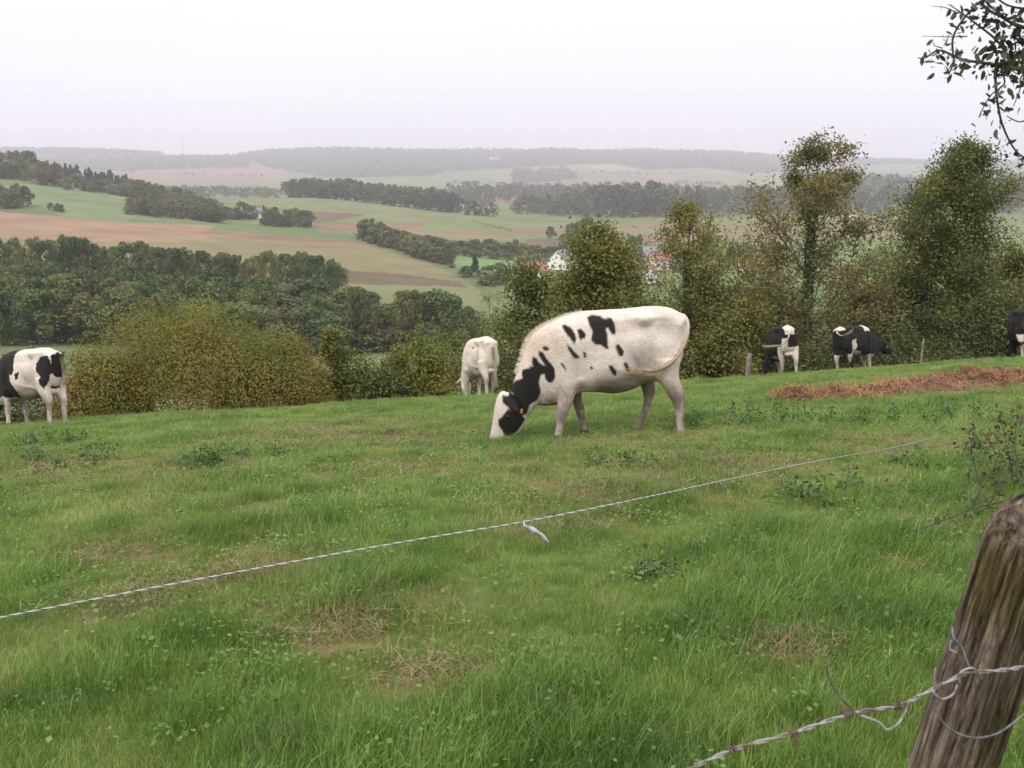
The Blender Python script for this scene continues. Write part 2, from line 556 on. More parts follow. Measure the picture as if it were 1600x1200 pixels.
FORESTS = [
    ([(-700, 222), (0, 222), (250, 226), (255, 243), (100, 243), (0, 243), (-700, 245)], 4300, 6200),
    ([(360, 238), (400, 226), (520, 220), (800, 222), (950, 222), (1250, 238), (1245, 266), (1170, 272), (1100, 262), (1010, 266), (960, 256), (880, 258), (780, 264), (700, 268), (640, 282), (560, 286), (480, 272), (420, 262)], 3400, 6200),
    ([(1240, 236), (1640, 244), (2300, 246), (2300, 262), (1500, 262), (1400, 256), (1240, 262)], 4200, 6200),
    ([(100, 256), (220, 250), (300, 258), (200, 268), (130, 264)], 3000, 5000),
    ([(0, 246), (250, 246), (390, 244), (390, 262), (150, 266), (0, 260)], 3800, 5400),
    ([(800, 268), (880, 264), (905, 278), (860, 284), (800, 284)], 2400, 4200),
    ([(1250, 264), (1420, 262), (1430, 290), (1260, 296)], 2400, 4200),
    ([(1560, 266), (2300, 266), (2300, 276), (1560, 276)], 2400, 4600),
]
jx = tpx + 1.2 * fbm(tv[:, :2], 43, 1 / 60.0, 2)
for poly, d0, d1, c in CROPS:
    k = inpoly(jx, tpy, poly) & (td > d0) & (td < d1)
    f = 1 + 0.10 * fbm(tv[k][:, :2], int(abs(poly[0][0]) + poly[0][1]) % 97, 1 / 90.0, 4)
    rows = 0.02 * np.sin(tv[k][:, 0] * 0.35 + tv[k][:, 1] * 0.22)
    colr[k] = np.array(c) * (f + rows)[:, None]
for poly, d0, d1 in FORESTS:
    k = inpoly(jx, tpy, poly) & (td > d0) & (td < d1)
    colr[k] = np.array(FO)
nx, ny = len(ca), len(cd)
ii, jj = np.meshgrid(np.arange(ny - 1), np.arange(nx - 1), indexing='ij')
q0 = (ii * nx + jj).ravel()
Fq = np.stack([q0, q0 + 1, q0 + nx + 1, q0 + nx], 1)
m_terr = colattr('valley_soil', 1.0, 0.14, 0.05, 0.0, 1.0, 0.0)
terrain = obj('valley_terrain', make_mesh('valley_terrain', tv, Fq, [m_terr], True, np.clip(colr, 0.01, 0.8)))
tag(terrain, kind='structure')


# ------------------------------------------------------------------ leaves and trees
def leaf_quads(C, Nn, size, aspect=0.32, rng=RNG):
    n = len(C)
    Nn = Nn / (np.linalg.norm(Nn, axis=1)[:, None] + 1e-9)
    r = rng.normal(size=(n, 3))
    t = r - Nn * np.sum(r * Nn, 1)[:, None]
    t /= np.linalg.norm(t, axis=1)[:, None] + 1e-9
    b = np.cross(Nn, t)
    s = np.broadcast_to(np.asarray(size, float), (n,))[:, None]
    lift = Nn * s * 0.10
    V = np.stack([C - t * s * .5, C + b * s * aspect + lift, C + t * s * .5, C - b * s * aspect + lift], 1).reshape(-1, 3)
    Fq = np.arange(n * 4).reshape(n, 4)
    return V, Fq


def leafmesh(name, C, Nn, size, m, aspect=0.32, rng=RNG):
    V, Fq = leaf_quads(C, Nn, size, aspect, rng)
    return make_mesh(name, V, Fq, [m])


def crown_points(rng, n, prof, lumps=26, lump_r=0.22, z0=0.12):
    """points with outward normals on lumps filling a unit-high crown; prof(t) = radius at height t"""
    t = rng.uniform(z0, 0.97, lumps) ** 0.9
    a = rng.uniform(0, 6.28, lumps)
    rad = np.array([prof(x) for x in t]) * np.sqrt(rng.uniform(0.15, 1, lumps)) * 0.85
    Lc = np.stack([rad * np.cos(a), rad * np.sin(a), t], 1)
    lr = lump_r * rng.uniform(0.55, 1.15, lumps) * (0.5 + 0.6 * np.array([prof(x) for x in t]) / max(prof(0.45), 1e-3))
    Lc[:, 2] = np.minimum(Lc[:, 2], 1.0 - lr * 0.85)
    k = rng.integers(0, lumps, n)
    d = rng.normal(size=(n, 3)); d[:, 2] += 0.35
    d /= np.linalg.norm(d, axis=1)[:, None]
    sh = rng.uniform(0.6, 1.08, n) ** 0.6
    C = Lc[k] + d * (lr[k] * sh)[:, None] * np.array([1, 1, 0.85])
    Nn = d + rng.normal(size=(n, 3)) * 0.45
    return C, Nn


round_prof = lambda t: 0.5 * math.sin(math.pi * min(1, max(0.02, (t * 0.9 + 0.08)))) ** 0.6
cone_prof = lambda t: 0.42 * (1.03 - t) ** 0.8
tall_prof = lambda t: 0.40 * math.sin(math.pi * min(1, max(0.02, t * 0.86 + 0.12))) ** 0.5

m_bark = plain('bark', (0.09, 0.075, 0.06), 0.9, 0, 0.4, 6, 0.6)
m_bark_dark = plain('dark_bark', (0.045, 0.038, 0.034), 0.9, 0, 0.4, 20, 0.4)
m_wood = foliage('wood_leaf', [(0.040, 0.072, 0.024), (0.066, 0.104, 0.030), (0.108, 0.145, 0.040), (0.155, 0.158, 0.048)], 0.10, 0.2, 0.7, 0.6)
m_wood2 = foliage('brown_wood_leaf', [(0.050, 0.070, 0.028), (0.086, 0.104, 0.036), (0.125, 0.126, 0.044), (0.155, 0.120, 0.050)], 0.08, 0.2, 0.7, 0.5)
m_con = foliage('conifer_needle', [(0.022, 0.040, 0.022), (0.038, 0.060, 0.030), (0.056, 0.08, 0.036)], 0.1, 0.05, 0.8, 0.3)
m_far = foliage('far_wood_leaf', [(0.048, 0.064, 0.036), (0.078, 0.094, 0.050), (0.112, 0.116, 0.056), (0.135, 0.118, 0.064)], 0.012, 0.1, 0.8)


def wood_tree_mesh(name, seed, prof, n, leaf, m, lumps=26, lump_r=0.22, z0=0.12, aspect=0.36):
    rng = np.random.default_rng(seed)
    C, Nn = crown_points(rng, n, prof, lumps, lump_r, z0)
    V, Fq = leaf_quads(C, Nn, leaf * rng.uniform(0.6, 1.3, n), aspect, rng)
    mb = MB()
    tp = [(0, 0, -0.06), (0.005, 0, 0.2), (0.0, 0.01, 0.6), (0, 0, 0.8)]
    tvv, tf = tube(spline(tp, 6), np.linspace(0.025, 0.006, 6), 5)
    off = len(V)
    faces = [list(f) for f in Fq] + [[i + off for i in f] for f in tf]
    return make_mesh(name, np.vstack([V, tvv]), faces, [m, m_bark], False, midx=[0] * len(Fq) + [1] * len(tf))


WOOD = [wood_tree_mesh('broadleaf_tree', 100 + i, round_prof, 4200, 0.05, m_wood if i != 2 else m_wood2, 34, 0.17, 0.08) for i in range(6)]
TALL = [wood_tree_mesh('tall_tree', 120 + i, tall_prof, 3000, 0.055, m_wood if i % 2 else m_wood2, 30, 0.15, 0.06) for i in range(4)]
m_mid = foliage('hill_leaf', [(0.060, 0.085, 0.034), (0.100, 0.125, 0.046), (0.150, 0.160, 0.058), (0.20, 0.165, 0.075)], 0.06, 0.25, 0.7, 0.6)
MID = [wood_tree_mesh('hedge_tree', 140 + i, round_prof, 1300, 0.09, m_mid if i % 3 else m_wood2, 20, 0.2, 0.06) for i in range(5)]
CON = [wood_tree_mesh('conifer_tree', 160 + i, cone_prof, 1500, 0.08, m_con, 40, 0.13, 0.03, 0.3) for i in range(3)]
SHR = [wood_tree_mesh('shrub', 180 + i, lambda t: 0.55 * math.sin(math.pi * min(1, t * 0.62 + 0.36)) ** 0.6, 900, 0.11, m_mid if i % 2 else m_wood2, 18, 0.24, 0.02) for i in range(4)]


def plant(name, meshes, p, h, wd, label, cat, group=None, rz=None):
    me = meshes[RNG.integers(len(meshes))]
    o = obj(name, me, None, (p[0], p[1], p[2] - 0.02 * h))
    o.scale = (wd, wd, h)
    o.rotation_euler = (0, 0, RNG.uniform(0, 6.28) if rz is None else rz)
    tag(o, label, cat, group)
    return o


def by_top(px, top, d):
    g = gpd(px, d)
    for _ in range(3):
        zc = .3 * g[2] + .7 * zfor(top, d)          # the visible part of the crown stands over the column
        x = (px - 800) / F * (d * CP - zc * SP)
        g = np.array([x, d, gz(x, d)])
    return g, max(1.0, zfor(top, d) - g[2])


# near wood on the left: rows of tall trees
prof_x = [-200, 0, 60, 100, 200, 300, 400, 450, 480, 540, 600, 650, 700, 735, 760]
prof_y = [398, 408, 408, 410, 414, 420, 426, 436, 438, 450, 464, 458, 464, 488, 510]
for d, off, step, x0, x1 in ((208, 0, 30, -150, 735), (190, 16, 31, -150, 735), (174, 40, 34, -160, 700)):
    x = x0 + RNG.uniform(0, 20)
    while x < x1:
        top = np.interp(x, prof_x, prof_y) + off + RNG.uniform(-7, 12)
        g, h = by_top(x, top, d + RNG.uniform(-6, 6))
        plant('broadleaf_tree', WOOD + TALL[:2], g, h, RNG.uniform(8.0, 13.5) * (1 if x < 560 else 0.9),
              'dark green broadleaf tree of the dense wood below the pasture on the left', 'tree', 'trees of the near wood on the left')
        x += step * RNG.uniform(0.8, 1.2)
for px, top, d, wpx in ((690, 449, 168, 100), (640, 452, 172, 80), (735, 478, 165, 60), (560, 450, 170, 70)):
    g, h = by_top(px, top, d)
    plant('broadleaf_tree', WOOD, g, h, wpx * d / F, 'rounded broadleaf tree at the right-hand end of the near wood', 'tree', 'end trees of the near wood')
# second row, along the brown field
x = -150
while x < 545:
    top = np.interp(x, [-150, 0, 60, 120, 180, 250, 350, 400, 500, 545], [352, 360, 368, 366, 380, 376, 382, 393, 400, 412]) + RNG.uniform(-6, 12)
    d = 262 + RNG.uniform(-9, 9)
    g, h = by_top(x, top, d)
    plant('broadleaf_tree', WOOD, g, h, RNG.uniform(38, 56) * d / F, 'hazy green tree in the row between the near wood and the brown field', 'tree', 'tree row along the brown field')
    x += RNG.uniform(18, 30)


def belt(pts, n, d, hpx, wpx, name, meshes, label, cat, group, jitter=0.02, dj=None):
    """trees strung along a line of (px, base y) with a depth range"""
    P = np.array(pts, float)
    for i in range(n):
        t = (i + RNG.uniform(0.1, 0.9)) / n * (len(P) - 1)
        k = min(int(t), len(P) - 2); u = t - k
        px = P[k, 0] * (1 - u) + P[k + 1, 0] * u
        dd = (P[k, 1] * (1 - u) + P[k + 1, 1] * u) * (1 + RNG.uniform(-jitter, jitter))
        g = gpd(px, dd)
        h = hpx * RNG.uniform(0.75, 1.2) * dd / F
        plant(name, meshes, g, h, wpx * RNG.uniform(0.8, 1.25) * dd / F, label, cat, group)


# left hill: blocks and belts of trees (points are image column, depth)
belt([(-120, 720), (0, 720), (95, 705)], 20, 0, 32, 26, 'broadleaf_tree', MID, 'brownish tree of the wood capping the left hill', 'tree', 'hilltop wood on the left', 0.02)
belt([(-120, 780), (0, 770), (60, 760)], 14, 0, 34, 26, 'broadleaf_tree', MID, 'brownish tree of the wood capping the left hill', 'tree', 'hilltop wood on the left', 0.03)
belt([(55, 800), (120, 810), (200, 830)], 30, 0, 23, 17, 'conifer_tree', CON, 'dark conifer in the row behind the left hill wood', 'tree', 'conifers on the left hill', 0.02)
belt([(95, 690), (160, 710), (230, 720), (300, 730), (345, 720)], 30, 0, 20, 24, 'hedge_tree', MID, 'tree of the long belt above the green hill field', 'tree', 'tree belt above the green field', 0.03)
belt([(200, 790), (260, 770), (340, 730)], 18, 0, 20, 24, 'hedge_tree', MID, 'tree of the long belt above the green hill field', 'tree', 'tree belt above the green field', 0.03)
belt([(-60, 560), (0, 555), (40, 545)], 10, 0, 30, 28, 'hedge_tree', MID, 'brown green tree of the copse at the left end of the green field', 'tree', 'copse at the left edge', 0.03)
belt([(78, 545), (98, 540)], 3, 0, 12, 13, 'shrub', SHR, 'dark shrub alone on the lower edge of the green hill field', 'shrub', 'dark shrubs at the green field edge', 0.005)
belt([(200, 560), (240, 575), (300, 590), (345, 605)], 18, 0, 24, 28, 'hedge_tree', MID, 'tree of the copse at the right-hand corner of the green field', 'tree', 'copse at the corner of the green field', 0.03)
belt([(215, 600), (345, 650)], 12, 0, 24, 26, 'hedge_tree', MID, 'tree of the copse at the right-hand corner of the green field', 'tree', 'copse at the corner of the green field', 0.04)
belt([(340, 640), (400, 660)], 7, 0, 24, 20, 'hedge_tree', MID, 'dark green tree of the clump beside the small white house', 'tree', 'clump by the small white house', 0.03)
belt([(408, 590), (485, 585)], 9, 0, 26, 24, 'hedge_tree', MID, 'dark green tree of the block at the foot of the pale hill', 'tree', 'block at the foot of the pale hill', 0.02)
belt([(570, 505), (600, 480), (630, 450), (660, 420), (705, 385)], 22, 0, 30, 34, 'hedge_tree', MID, 'green tree of the curved hedgerow running down to the village', 'tree', 'curved hedgerow', 0.015)
belt([(575, 520), (625, 500)], 5, 0, 24, 26, 'hedge_tree', MID, 'green tree of the curved hedgerow running down to the village', 'tree', 'curved hedgerow', 0.015)
belt([(600, 478), (880, 475)], 34, 0, 19, 24, 'shrub', SHR, 'olive shrub of the wide thicket behind the small green field', 'shrub', 'thicket behind the small green field', 0.03)
belt([(670, 448), (880, 440)], 22, 0, 10, 18, 'shrub', SHR, 'shrub of the low dark hedge edging the small green field', 'shrub', 'low dark hedge', 0.006)
for px, top, d, wpx, kind, lab in (
        (742, 399, 350, 26, 'c', 'dark pointed conifer standing beside the small green field'),
        (728, 415, 345, 26, 'm', 'dark tree to the left of the pointed conifer'),
        (778, 410, 330, 52, 'm', 'rounded grey green tree right of the pointed conifer'),
        (705, 412, 380, 16, 'm', 'small pale tree at the end of the curved hedgerow'),
        (760, 424, 320, 36, 'm', 'low dark tree below the pointed conifer'),
        (860, 353, 640, 17, 'm', 'lone small round tree in the brown striped field'),
        (915, 338, 560, 40, 'm', 'dark domed tree above the olive tree behind the cow'),
        (895, 348, 545, 30, 'm', 'dark tree beside the domed one above the village'),
        (885, 360, 520, 30, 'm', 'grey green tree at the edge of the village'),
        (992, 367, 430, 34, 'm', 'green tree between the village roofs'),
        (978, 385, 420, 26, 'm', 'low green tree in front of the village roofs'),
        (1142, 376, 450, 24, 'c', 'dark conifer above the village roofs'),
        (1165, 378, 470, 34, 'm', 'pale round tree behind the white bungalow'),
        (1115, 366, 470, 30, 'm', 'grey tree behind the ivy-clad trunk above the village'),
        (1005, 408, 400, 20, 'm', 'small bush between two village gables'),
        (845, 395, 430, 44, 'm', 'green tree left of the white gable house'),
        (820, 402, 420, 30, 'm', 'low green tree at the left end of the village'),
        (1200, 398, 440, 30, 'm', 'tree to the right of the white bungalow'),
        (1098, 392, 430, 34, 'm', 'rounded garden tree between the large orange roof and the white bungalow'),
        (1128, 398, 425, 30, 'm', 'pale garden tree just left of the white bungalow'),
        (1060, 405, 405, 26, 'm', 'dark garden tree in front of the large orange roof'),
        (1078, 412, 400, 40, 'm', 'green tree in the village gardens'),
        (960, 412, 385, 34, 'm', 'dark green garden tree left of the cream gable')):
    g, h = by_top(px, top, d)
    plant('conifer_tree' if kind == 'c' else 'broadleaf_tree', CON if kind == 'c' else MID, g, h, wpx * d / F, lab, 'tree')
# valley hedges near the right-hand trees
def hedge_thing(px0, px1, d0, d1, h, wd, n, label, m=m_wood, leaf=0.45):
    a = gpd(px0, d0); b = gpd(px1, d1)
    t = RNG.uniform(0, 1, n)
    x = a[0] + (b[0] - a[0]) * t + RNG.normal(0, wd * 0.35, n); y = a[1] + (b[1] - a[1]) * t + RNG.normal(0, wd * 0.35, n)
    z = ground(x, y, False) + h * RNG.uniform(0, 1, n) ** 0.7 * (1 + 0.35 * fbm(np.stack([x, y], -1), 77, 0.08, 3))
    C = np.stack([x, y, z], 1) - a
    Nn = RNG.normal(size=(n, 3)); Nn[:, 2] += 0.5
    o = obj('hedge', leafmesh('hedge', C, Nn, leaf * RNG.uniform(.6, 1.3, n), m), None, a)
    return tag(o, label, 'hedge')
hedge_thing(1130, 1480, 300, 300, 2.2, 2.5, 2600, 'dark hedge crossing the bright green valley field behind the right-hand trees')
hedge_thing(1130, 1480, 262, 258, 2.0, 2.5, 2600, 'lower dark hedge in the valley just above the cows on the right')
hedge_thing(1340, 1480, 415, 415, 7, 6, 2600, 'tall grey green hedge between the two right-hand trees', m_wood, 0.9)
hedge_thing(740, 800, 800, 690, 2.0, 2.0, 500, 'thin dark hedge curving past the small fields at the valley bottom', m_wood, 0.6)
hedge_thing(1000, 1420, 1010, 1010, 3.0, 3.0, 1200, 'dark hedge at the foot of the valley wood', m_wood, 0.8)


def forest_mass(name, pts, hs, ws, m, per, leaf_f, label, cat='wood', seed=5):
    rng = np.random.default_rng(seed)
    Cs, Ns, Ss = [], [], []
    o = pts[len(pts) // 2].copy()
    for p, h, wd in zip(pts, hs, ws):
        C, Nn = crown_points(rng, per, round_prof, 10, 0.26, 0.05)
        Cs.append((C * np.array([wd, wd, h])) + p - o); Ns.append(Nn); Ss.append(rng.uniform(.6, 1.3, per) * leaf_f * h)
    ob = obj(name, leafmesh(name, np.vstack(Cs), np.vstack(Ns), np.concatenate(Ss), m, 0.38, rng), None, o)
    tag(ob, label, cat, None, 'stuff')
    return ob


def mass_line(pts, n, hpx, wpx, dj):
    P = np.array(pts, float); out, hs, ws = [], [], []
    for i in range(n):
        t = (i + RNG.uniform(0, 1)) / n * (len(P) - 1); k = min(int(t), len(P) - 2); u = t - k
        px = P[k, 0] * (1 - u) + P[k + 1, 0] * u; d = (P[k, 1] * (1 - u) + P[k + 1, 1] * u) * (1 + RNG.uniform(0, dj))
        hp = hpx if np.isscalar(hpx) else np.interp(px, hpx[0], hpx[1])
        out.append(gpd(px, d)); hs.append(hp * RNG.uniform(.85, 1.12) * d / F); ws.append(wpx * RNG.uniform(.8, 1.3) * d / F)
    return out, hs, ws


forest_mass('distant_wood', *mass_line([(448, 985), (520, 990), (620, 985), (715, 965)], 110, ([440, 460, 550, 600, 640, 700, 725], [22, 27, 31, 30, 31, 32, 26]), 18, 0.05), m_far, 300, 0.10,
            'long dark brown wood on the pale hill in the middle distance', seed=61)
forest_mass('distant_copse', *mass_line([(722, 940), (772, 930)], 10, 22, 14, 0.02), m_far, 170, 0.13, 'small clump at the right end of the long brown wood', seed=62)
forest_mass('valley_wood', *mass_line([(805, 1010), (900, 1020), (1000, 1010), (1100, 1010)], 85, ([800, 860, 940, 1000, 1100], [24, 26, 42, 46, 40]), 20, 0.12), m_far, 280, 0.10,
            'hazy grey green wood along the valley bottom beyond the village', seed=63)
forest_mass('valley_wood', *mass_line([(700, 1450), (850, 1480), (1000, 1450), (1240, 1350)], 120, 24, 18, 0.25), m_far, 200, 0.12,
            'paler wood behind the valley wood, in the haze', seed=64)
forest_mass('valley_wood', *mass_line([(1090, 1060), (1200, 1060), (1330, 1080), (1500, 1100), (1700, 1100)], 110, ([1090, 1200, 1350, 1500, 1700], [32, 34, 36, 40, 44]), 22, 0.2), m_far, 220, 0.11,
            'hazy wood seen between and beyond the right-hand trees', seed=65)
forest_mass('valley_wood', *mass_line([(1230, 1500), (1400, 1500), (1700, 1500)], 90, 34, 20, 0.4), m_far, 100, 0.16,
            'farthest pale wood of the valley on the right', seed=66)
forest_mass('valley_wood', *mass_line([(230, 1500), (330, 1480), (440, 1400)], 60, 15, 14, 0.2), m_far, 90, 0.18,
            'pale blue wood beyond the left hill', seed=67)
# forest on the far ridge
def ridge_forest():
    rng = np.random.default_rng(71)
    out = []
    for poly, d0, d1 in FORESTS:
        xs_ = [p[0] for p in poly]
        lo, hi = max(min(xs_), -250), min(max(xs_), 1850)
        n = int((hi - lo) * (6.0 if d1 > 6000 else 3))
        px = rng.uniform(lo, hi, n); d = rng.uniform(d0, d1, n)
        x = (px - 800) / 1633 * d
        z = ground(x, d, False)
        ppx, ppy = project(x, d, z)
        k = inpoly(ppx, ppy, poly)
        out.append(np.stack([x, d, z], 1)[k])
    return np.vstack(out)
RP = ridge_forest()
forest_mass('ridge_forest', list(RP), list(RNG.uniform(9, 17, len(RP))), list(RNG.uniform(18, 34, len(RP))), m_wood, 26, 0.42,
            'pale violet forest covering the crest and flanks of the far ridge', seed=72)
# scattered far hedges on the slopes
hp = []
for a in ((640, 1500, 760, 1480), (700, 3000, 900, 2900), (860, 3600, 1080, 3500), (1080, 2500, 1230, 2450), (150, 3500, 420, 3300), (250, 2300, 440, 2200), (960, 2500, 1060, 2450), (1000, 4200, 1240, 4000), (20, 4300, 260, 4200), (1060, 2900, 1130, 2850)):
    for t in np.linspace(0, 1, 26):
        if RNG.uniform() < 0.8:
            hp.append(gpd(a[0] + (a[2] - a[0]) * t + RNG.uniform(-3, 3), a[1] + (a[3] - a[1]) * t))
forest_mass('far_hedges', hp, list(RNG.uniform(4, 11, len(hp))), list(RNG.uniform(10, 24, len(hp))), m_far, 30, 0.4, 'hazy hedges and trees dotted over the far slopes', 'hedges', 73)


# ------------------------------------------------------------------ foreground trees
m_olive = foliage('olive_leaf', [(0.080, 0.095, 0.026), (0.135, 0.145, 0.036), (0.190, 0.186, 0.046), (0.25, 0.19, 0.058)], 0.55, 0.3)
m_olive2 = foliage('dark_olive_leaf', [(0.054, 0.074, 0.022), (0.096, 0.115, 0.030), (0.142, 0.150, 0.038), (0.20, 0.172, 0.048)], 0.55, 0.3)
m_brownleaf = foliage('brown_green_leaf', [(0.090, 0.096, 0.032), (0.150, 0.142, 0.044), (0.21, 0.172, 0.060), (0.26, 0.175, 0.078)], 0.6, 0.3)
m_haw = foliage('hawthorn_leaf', [(0.085, 0.112, 0.022), (0.150, 0.165, 0.030), (0.195, 0.185, 0.038), (0.235, 0.180, 0.042), (0.25, 0.130, 0.045)], 0.5, 0.35, 0.6, 0, 0.28)
m_hedgeleaf = foliage('hedge_leaf', [(0.036, 0.054, 0.020), (0.064, 0.086, 0.026), (0.100, 0.112, 0.034), (0.15, 0.125, 0.04)], 0.7, 0.25)
m_ivy = foliage('ivy_leaf', [(0.022, 0.040, 0.012), (0.040, 0.070, 0.018), (0.062, 0.095, 0.024)], 1.2, 0.1, 0.45)


def grow_tree(name, px, top, d, prof, nl, label, m, seed, leaves=26, leaf=0.17, t0=0.22, ivy=0.0, rtrunk=0.16, subn=6, spread=0.34, lean=0.0, elev=(0.25, 0.9), sz=1.0):
    rng = np.random.default_rng(seed)
    g, H = by_top(px, top, d)
    root = empty(name, g)
    tag(root, label, 'tree')
    tp = spline([(0, 0, -0.3), (rng.normal(0, .05), rng.normal(0, .05), H * .25), (lean * .4 + rng.normal(0, .1), rng.normal(0, .1), H * .55), (lean, rng.normal(0, .1), H * 0.98)], 24)
    mb = MB()
    mb.tube(tp, np.linspace(1, 0.06, 24) ** 0.9 * rtrunk, 8)
    C = []
    for i in range(nl):
        t = t0 + (0.98 - t0) * ((i + rng.uniform(0, 1)) / nl)
        k = t * 23; b = tp[int(k)]
        az = i * 2.4 + rng.uniform(-0.5, 0.5)
        L = prof(t) * H * rng.uniform(0.65, 1.25)
        el = elev[0] + (elev[1] - elev[0]) * t + rng.uniform(-0.2, 0.2)
        dirv = np.array([math.cos(az) * math.cos(el), math.sin(az) * math.cos(el), math.sin(el)])
        lp = [b]
        pts = 7
        for s in range(1, pts):
            dirv = dirv + rng.normal(0, 0.12, 3) + np.array([0, 0, 0.05])
            dirv /= np.linalg.norm(dirv)
            lp.append(lp[-1] + dirv * L / (pts - 1))
        lp = np.array(lp)
        mb.tube(lp, np.linspace(rtrunk * 0.32 * (1.1 - t * .7), 0.008, pts), 5)
        for sb in range(subn + 3):
            u = rng.uniform(0.38, 1.0) * (pts - 1); kk = min(int(u), pts - 2)
            o = lp[kk] * (1 - (u - kk)) + lp[kk + 1] * (u - kk)
            sdv = dirv * 0.6 + rng.normal(0, 0.6, 3); sdv /= np.linalg.norm(sdv)
            sl = L * rng.uniform(0.18, 0.42)
            sp = np.array([o, o + sdv * sl * .5, o + sdv * sl + np.array([0, 0, -0.04 * sl])])
            mb.tube(sp, [0.014, 0.009, 0.004], 4)
            nn = max(4, int(2.6 * leaves * rng.uniform(0.4, 1.5)))
            q_ = rng.uniform(0.2, 1.1, nn)[:, None]
            C.append(o + sdv * sl * q_ + rng.normal(0, spread * rng.uniform(0.6, 1.3), (nn, 3)) * np.array([1, 1, 0.75]))
    C = np.vstack(C)
    C = C[C[:, 2] > 0.02 * H]
    Nn = rng.normal(size=C.shape); Nn[:, 2] += 0.6
    obj('trunk', mb.mesh('trunk', [m_bark], True), root)
    obj('crown', leafmesh('crown', C, Nn, leaf * .79 * rng.uniform(0.6, 1.3, len(C)), m, 0.34, rng), root)
    if ivy:
        n = 5200
        t = rng.uniform(0, ivy, n) ** 0.9
        k = np.clip(t * 23, 0, 22.99); ki = k.astype(int)
        c = tp[ki] * (1 - (k - ki))[:, None] + tp[ki + 1] * (k - ki)[:, None]
        a = rng.uniform(0, 6.28, n); lump = 1 + 0.45 * np.sin(t * 40 + a * 2) * np.sin(a * 3 + t * 15)
        r = (rtrunk * (1 - t * .8) + 0.06 + 0.20 * rng.uniform(0, 1, n) * (1 - 0.6 * t / ivy)) * lump
        c = c + np.stack([np.cos(a) * r, np.sin(a) * r, rng.normal(0, .03, n)], 1)
        nv = np.stack([np.cos(a), np.sin(a), np.full(n, 0.3)], 1) + rng.normal(0, .4, (n, 3))
        obj('ivy', leafmesh('ivy', c, nv, 0.12 * rng.uniform(.6, 1.2, n), m_ivy, 0.42, rng), root)
    return root


egg = lambda t: 0.30 * math.sin(math.pi * min(1, max(0.03, (t * 0.80 + 0.16)))) ** 0.7
cone = lambda t: 0.40 * (1.04 - t) ** 0.75 if t > 0.3 else 0.32
cone2 = lambda t: 0.34 * (1.04 - t) ** 0.6
spire = lambda t: 0.26 * (1.05 - t) ** 0.6
ip_ = lambda a, b: (lambda t: float(np.interp(t, a, b)))
grow_tree('ivy_clad_tree', 1272, 218, 40, ip_([.1, .4, .57, .74, .80, .92, 1], [.26, .31, .33, .27, .20, .14, .05]), 64, 'tall thin-crowned tree with an ivy-clad trunk behind the black and white cows', m_brownleaf, 201, 25, 0.15, 0.12, 0.86, 0.17, 6, 0.22, elev=(0.40, 0.90))
grow_tree('dense_tree', 1490, 224, 43, ip_([.1, .4, .60, .68, .73, .80, .88, .95, 1], [.24, .28, .28, .25, .18, .215, .165, .10, .03]), 84, 'dense dark olive tree standing tallest on the right', m_olive2, 202, 42, 0.15, 0.10, 0, 0.17, 9, 0.30)
grow_tree('ivy_clad_tree', 1072, 308, 37, ip_([.1, .5, .65, .75, .83, .92, 1], [.28, .32, .29, .25, .20, .10, .03]), 52, 'slender half-bare tree with an ivy-covered trunk behind the grazing cow\'s rump', m_olive, 203, 20, 0.13, 0.14, 0.88, 0.13, 6, 0.20)
grow_tree('olive_tree', 925, 352, 36, ip_([.1, .5, .75, .88, .95, 1], [.19, .20, .185, .135, .085, .02]), 60, 'bushy olive green tree behind the back of the grazing cow', m_olive, 204, 56, 0.16, 0.08, 0, 0.12, 9, 0.34)
grow_tree('olive_tree', 828, 405, 38, ip_([.1, .6, .8, .93, 1], [.17, .18, .17, .10, .03]), 44, 'lower olive tree left of the bushy one, above the white cow', m_olive2, 205, 40, 0.16, 0.06, 0, 0.1, 8, 0.34)
grow_tree('young_tree', 517, 500, 27, lambda t: 0.20 * max(0.02, 1.05 - t) ** 0.6, 26, 'slim young yellow-green tree rising from the bushes', m_olive, 206, 22, 0.10, 0.06, 0, 0.05, 5, 0.14)
grow_tree('bare_tree', 765, 448, 60, lambda t: 0.28 * math.sin(math.pi * min(1, max(0.03, (t * 0.80 + 0.16)))) ** 0.7, 16, 'small thin greyish tree above the white cow', m_brownleaf, 207, 5, 0.12, 0.2, 0, 0.09, 5, 0.2)
grow_tree('olive_tree', 1125, 458, 37, ip_([.1, .6, .8, .93, 1], [.22, .26, .25, .16, .05]), 54, 'low loose olive tree between the two ivy-clad trees', m_olive, 208, 34, 0.15, 0.05, 0, 0.1, 8, 0.32)
grow_tree('olive_tree', 1000, 468, 38, ip_([.1, .6, .8, .93, 1], [.17, .18, .17, .10, .03]), 44, 'low olive tree right of the bushy one, above the cow\'s back', m_olive, 209, 34, 0.15, 0.05, 0, 0.1, 8, 0.32)
grow_tree('olive_tree', 1352, 458, 42, ip_([.1, .6, .8, .93, 1], [.24, .27, .25, .16, .05]), 54, 'brownish low tree left of the dense tall tree', m_brownleaf, 210, 34, 0.16, 0.05, 0, 0.1, 8, 0.34)


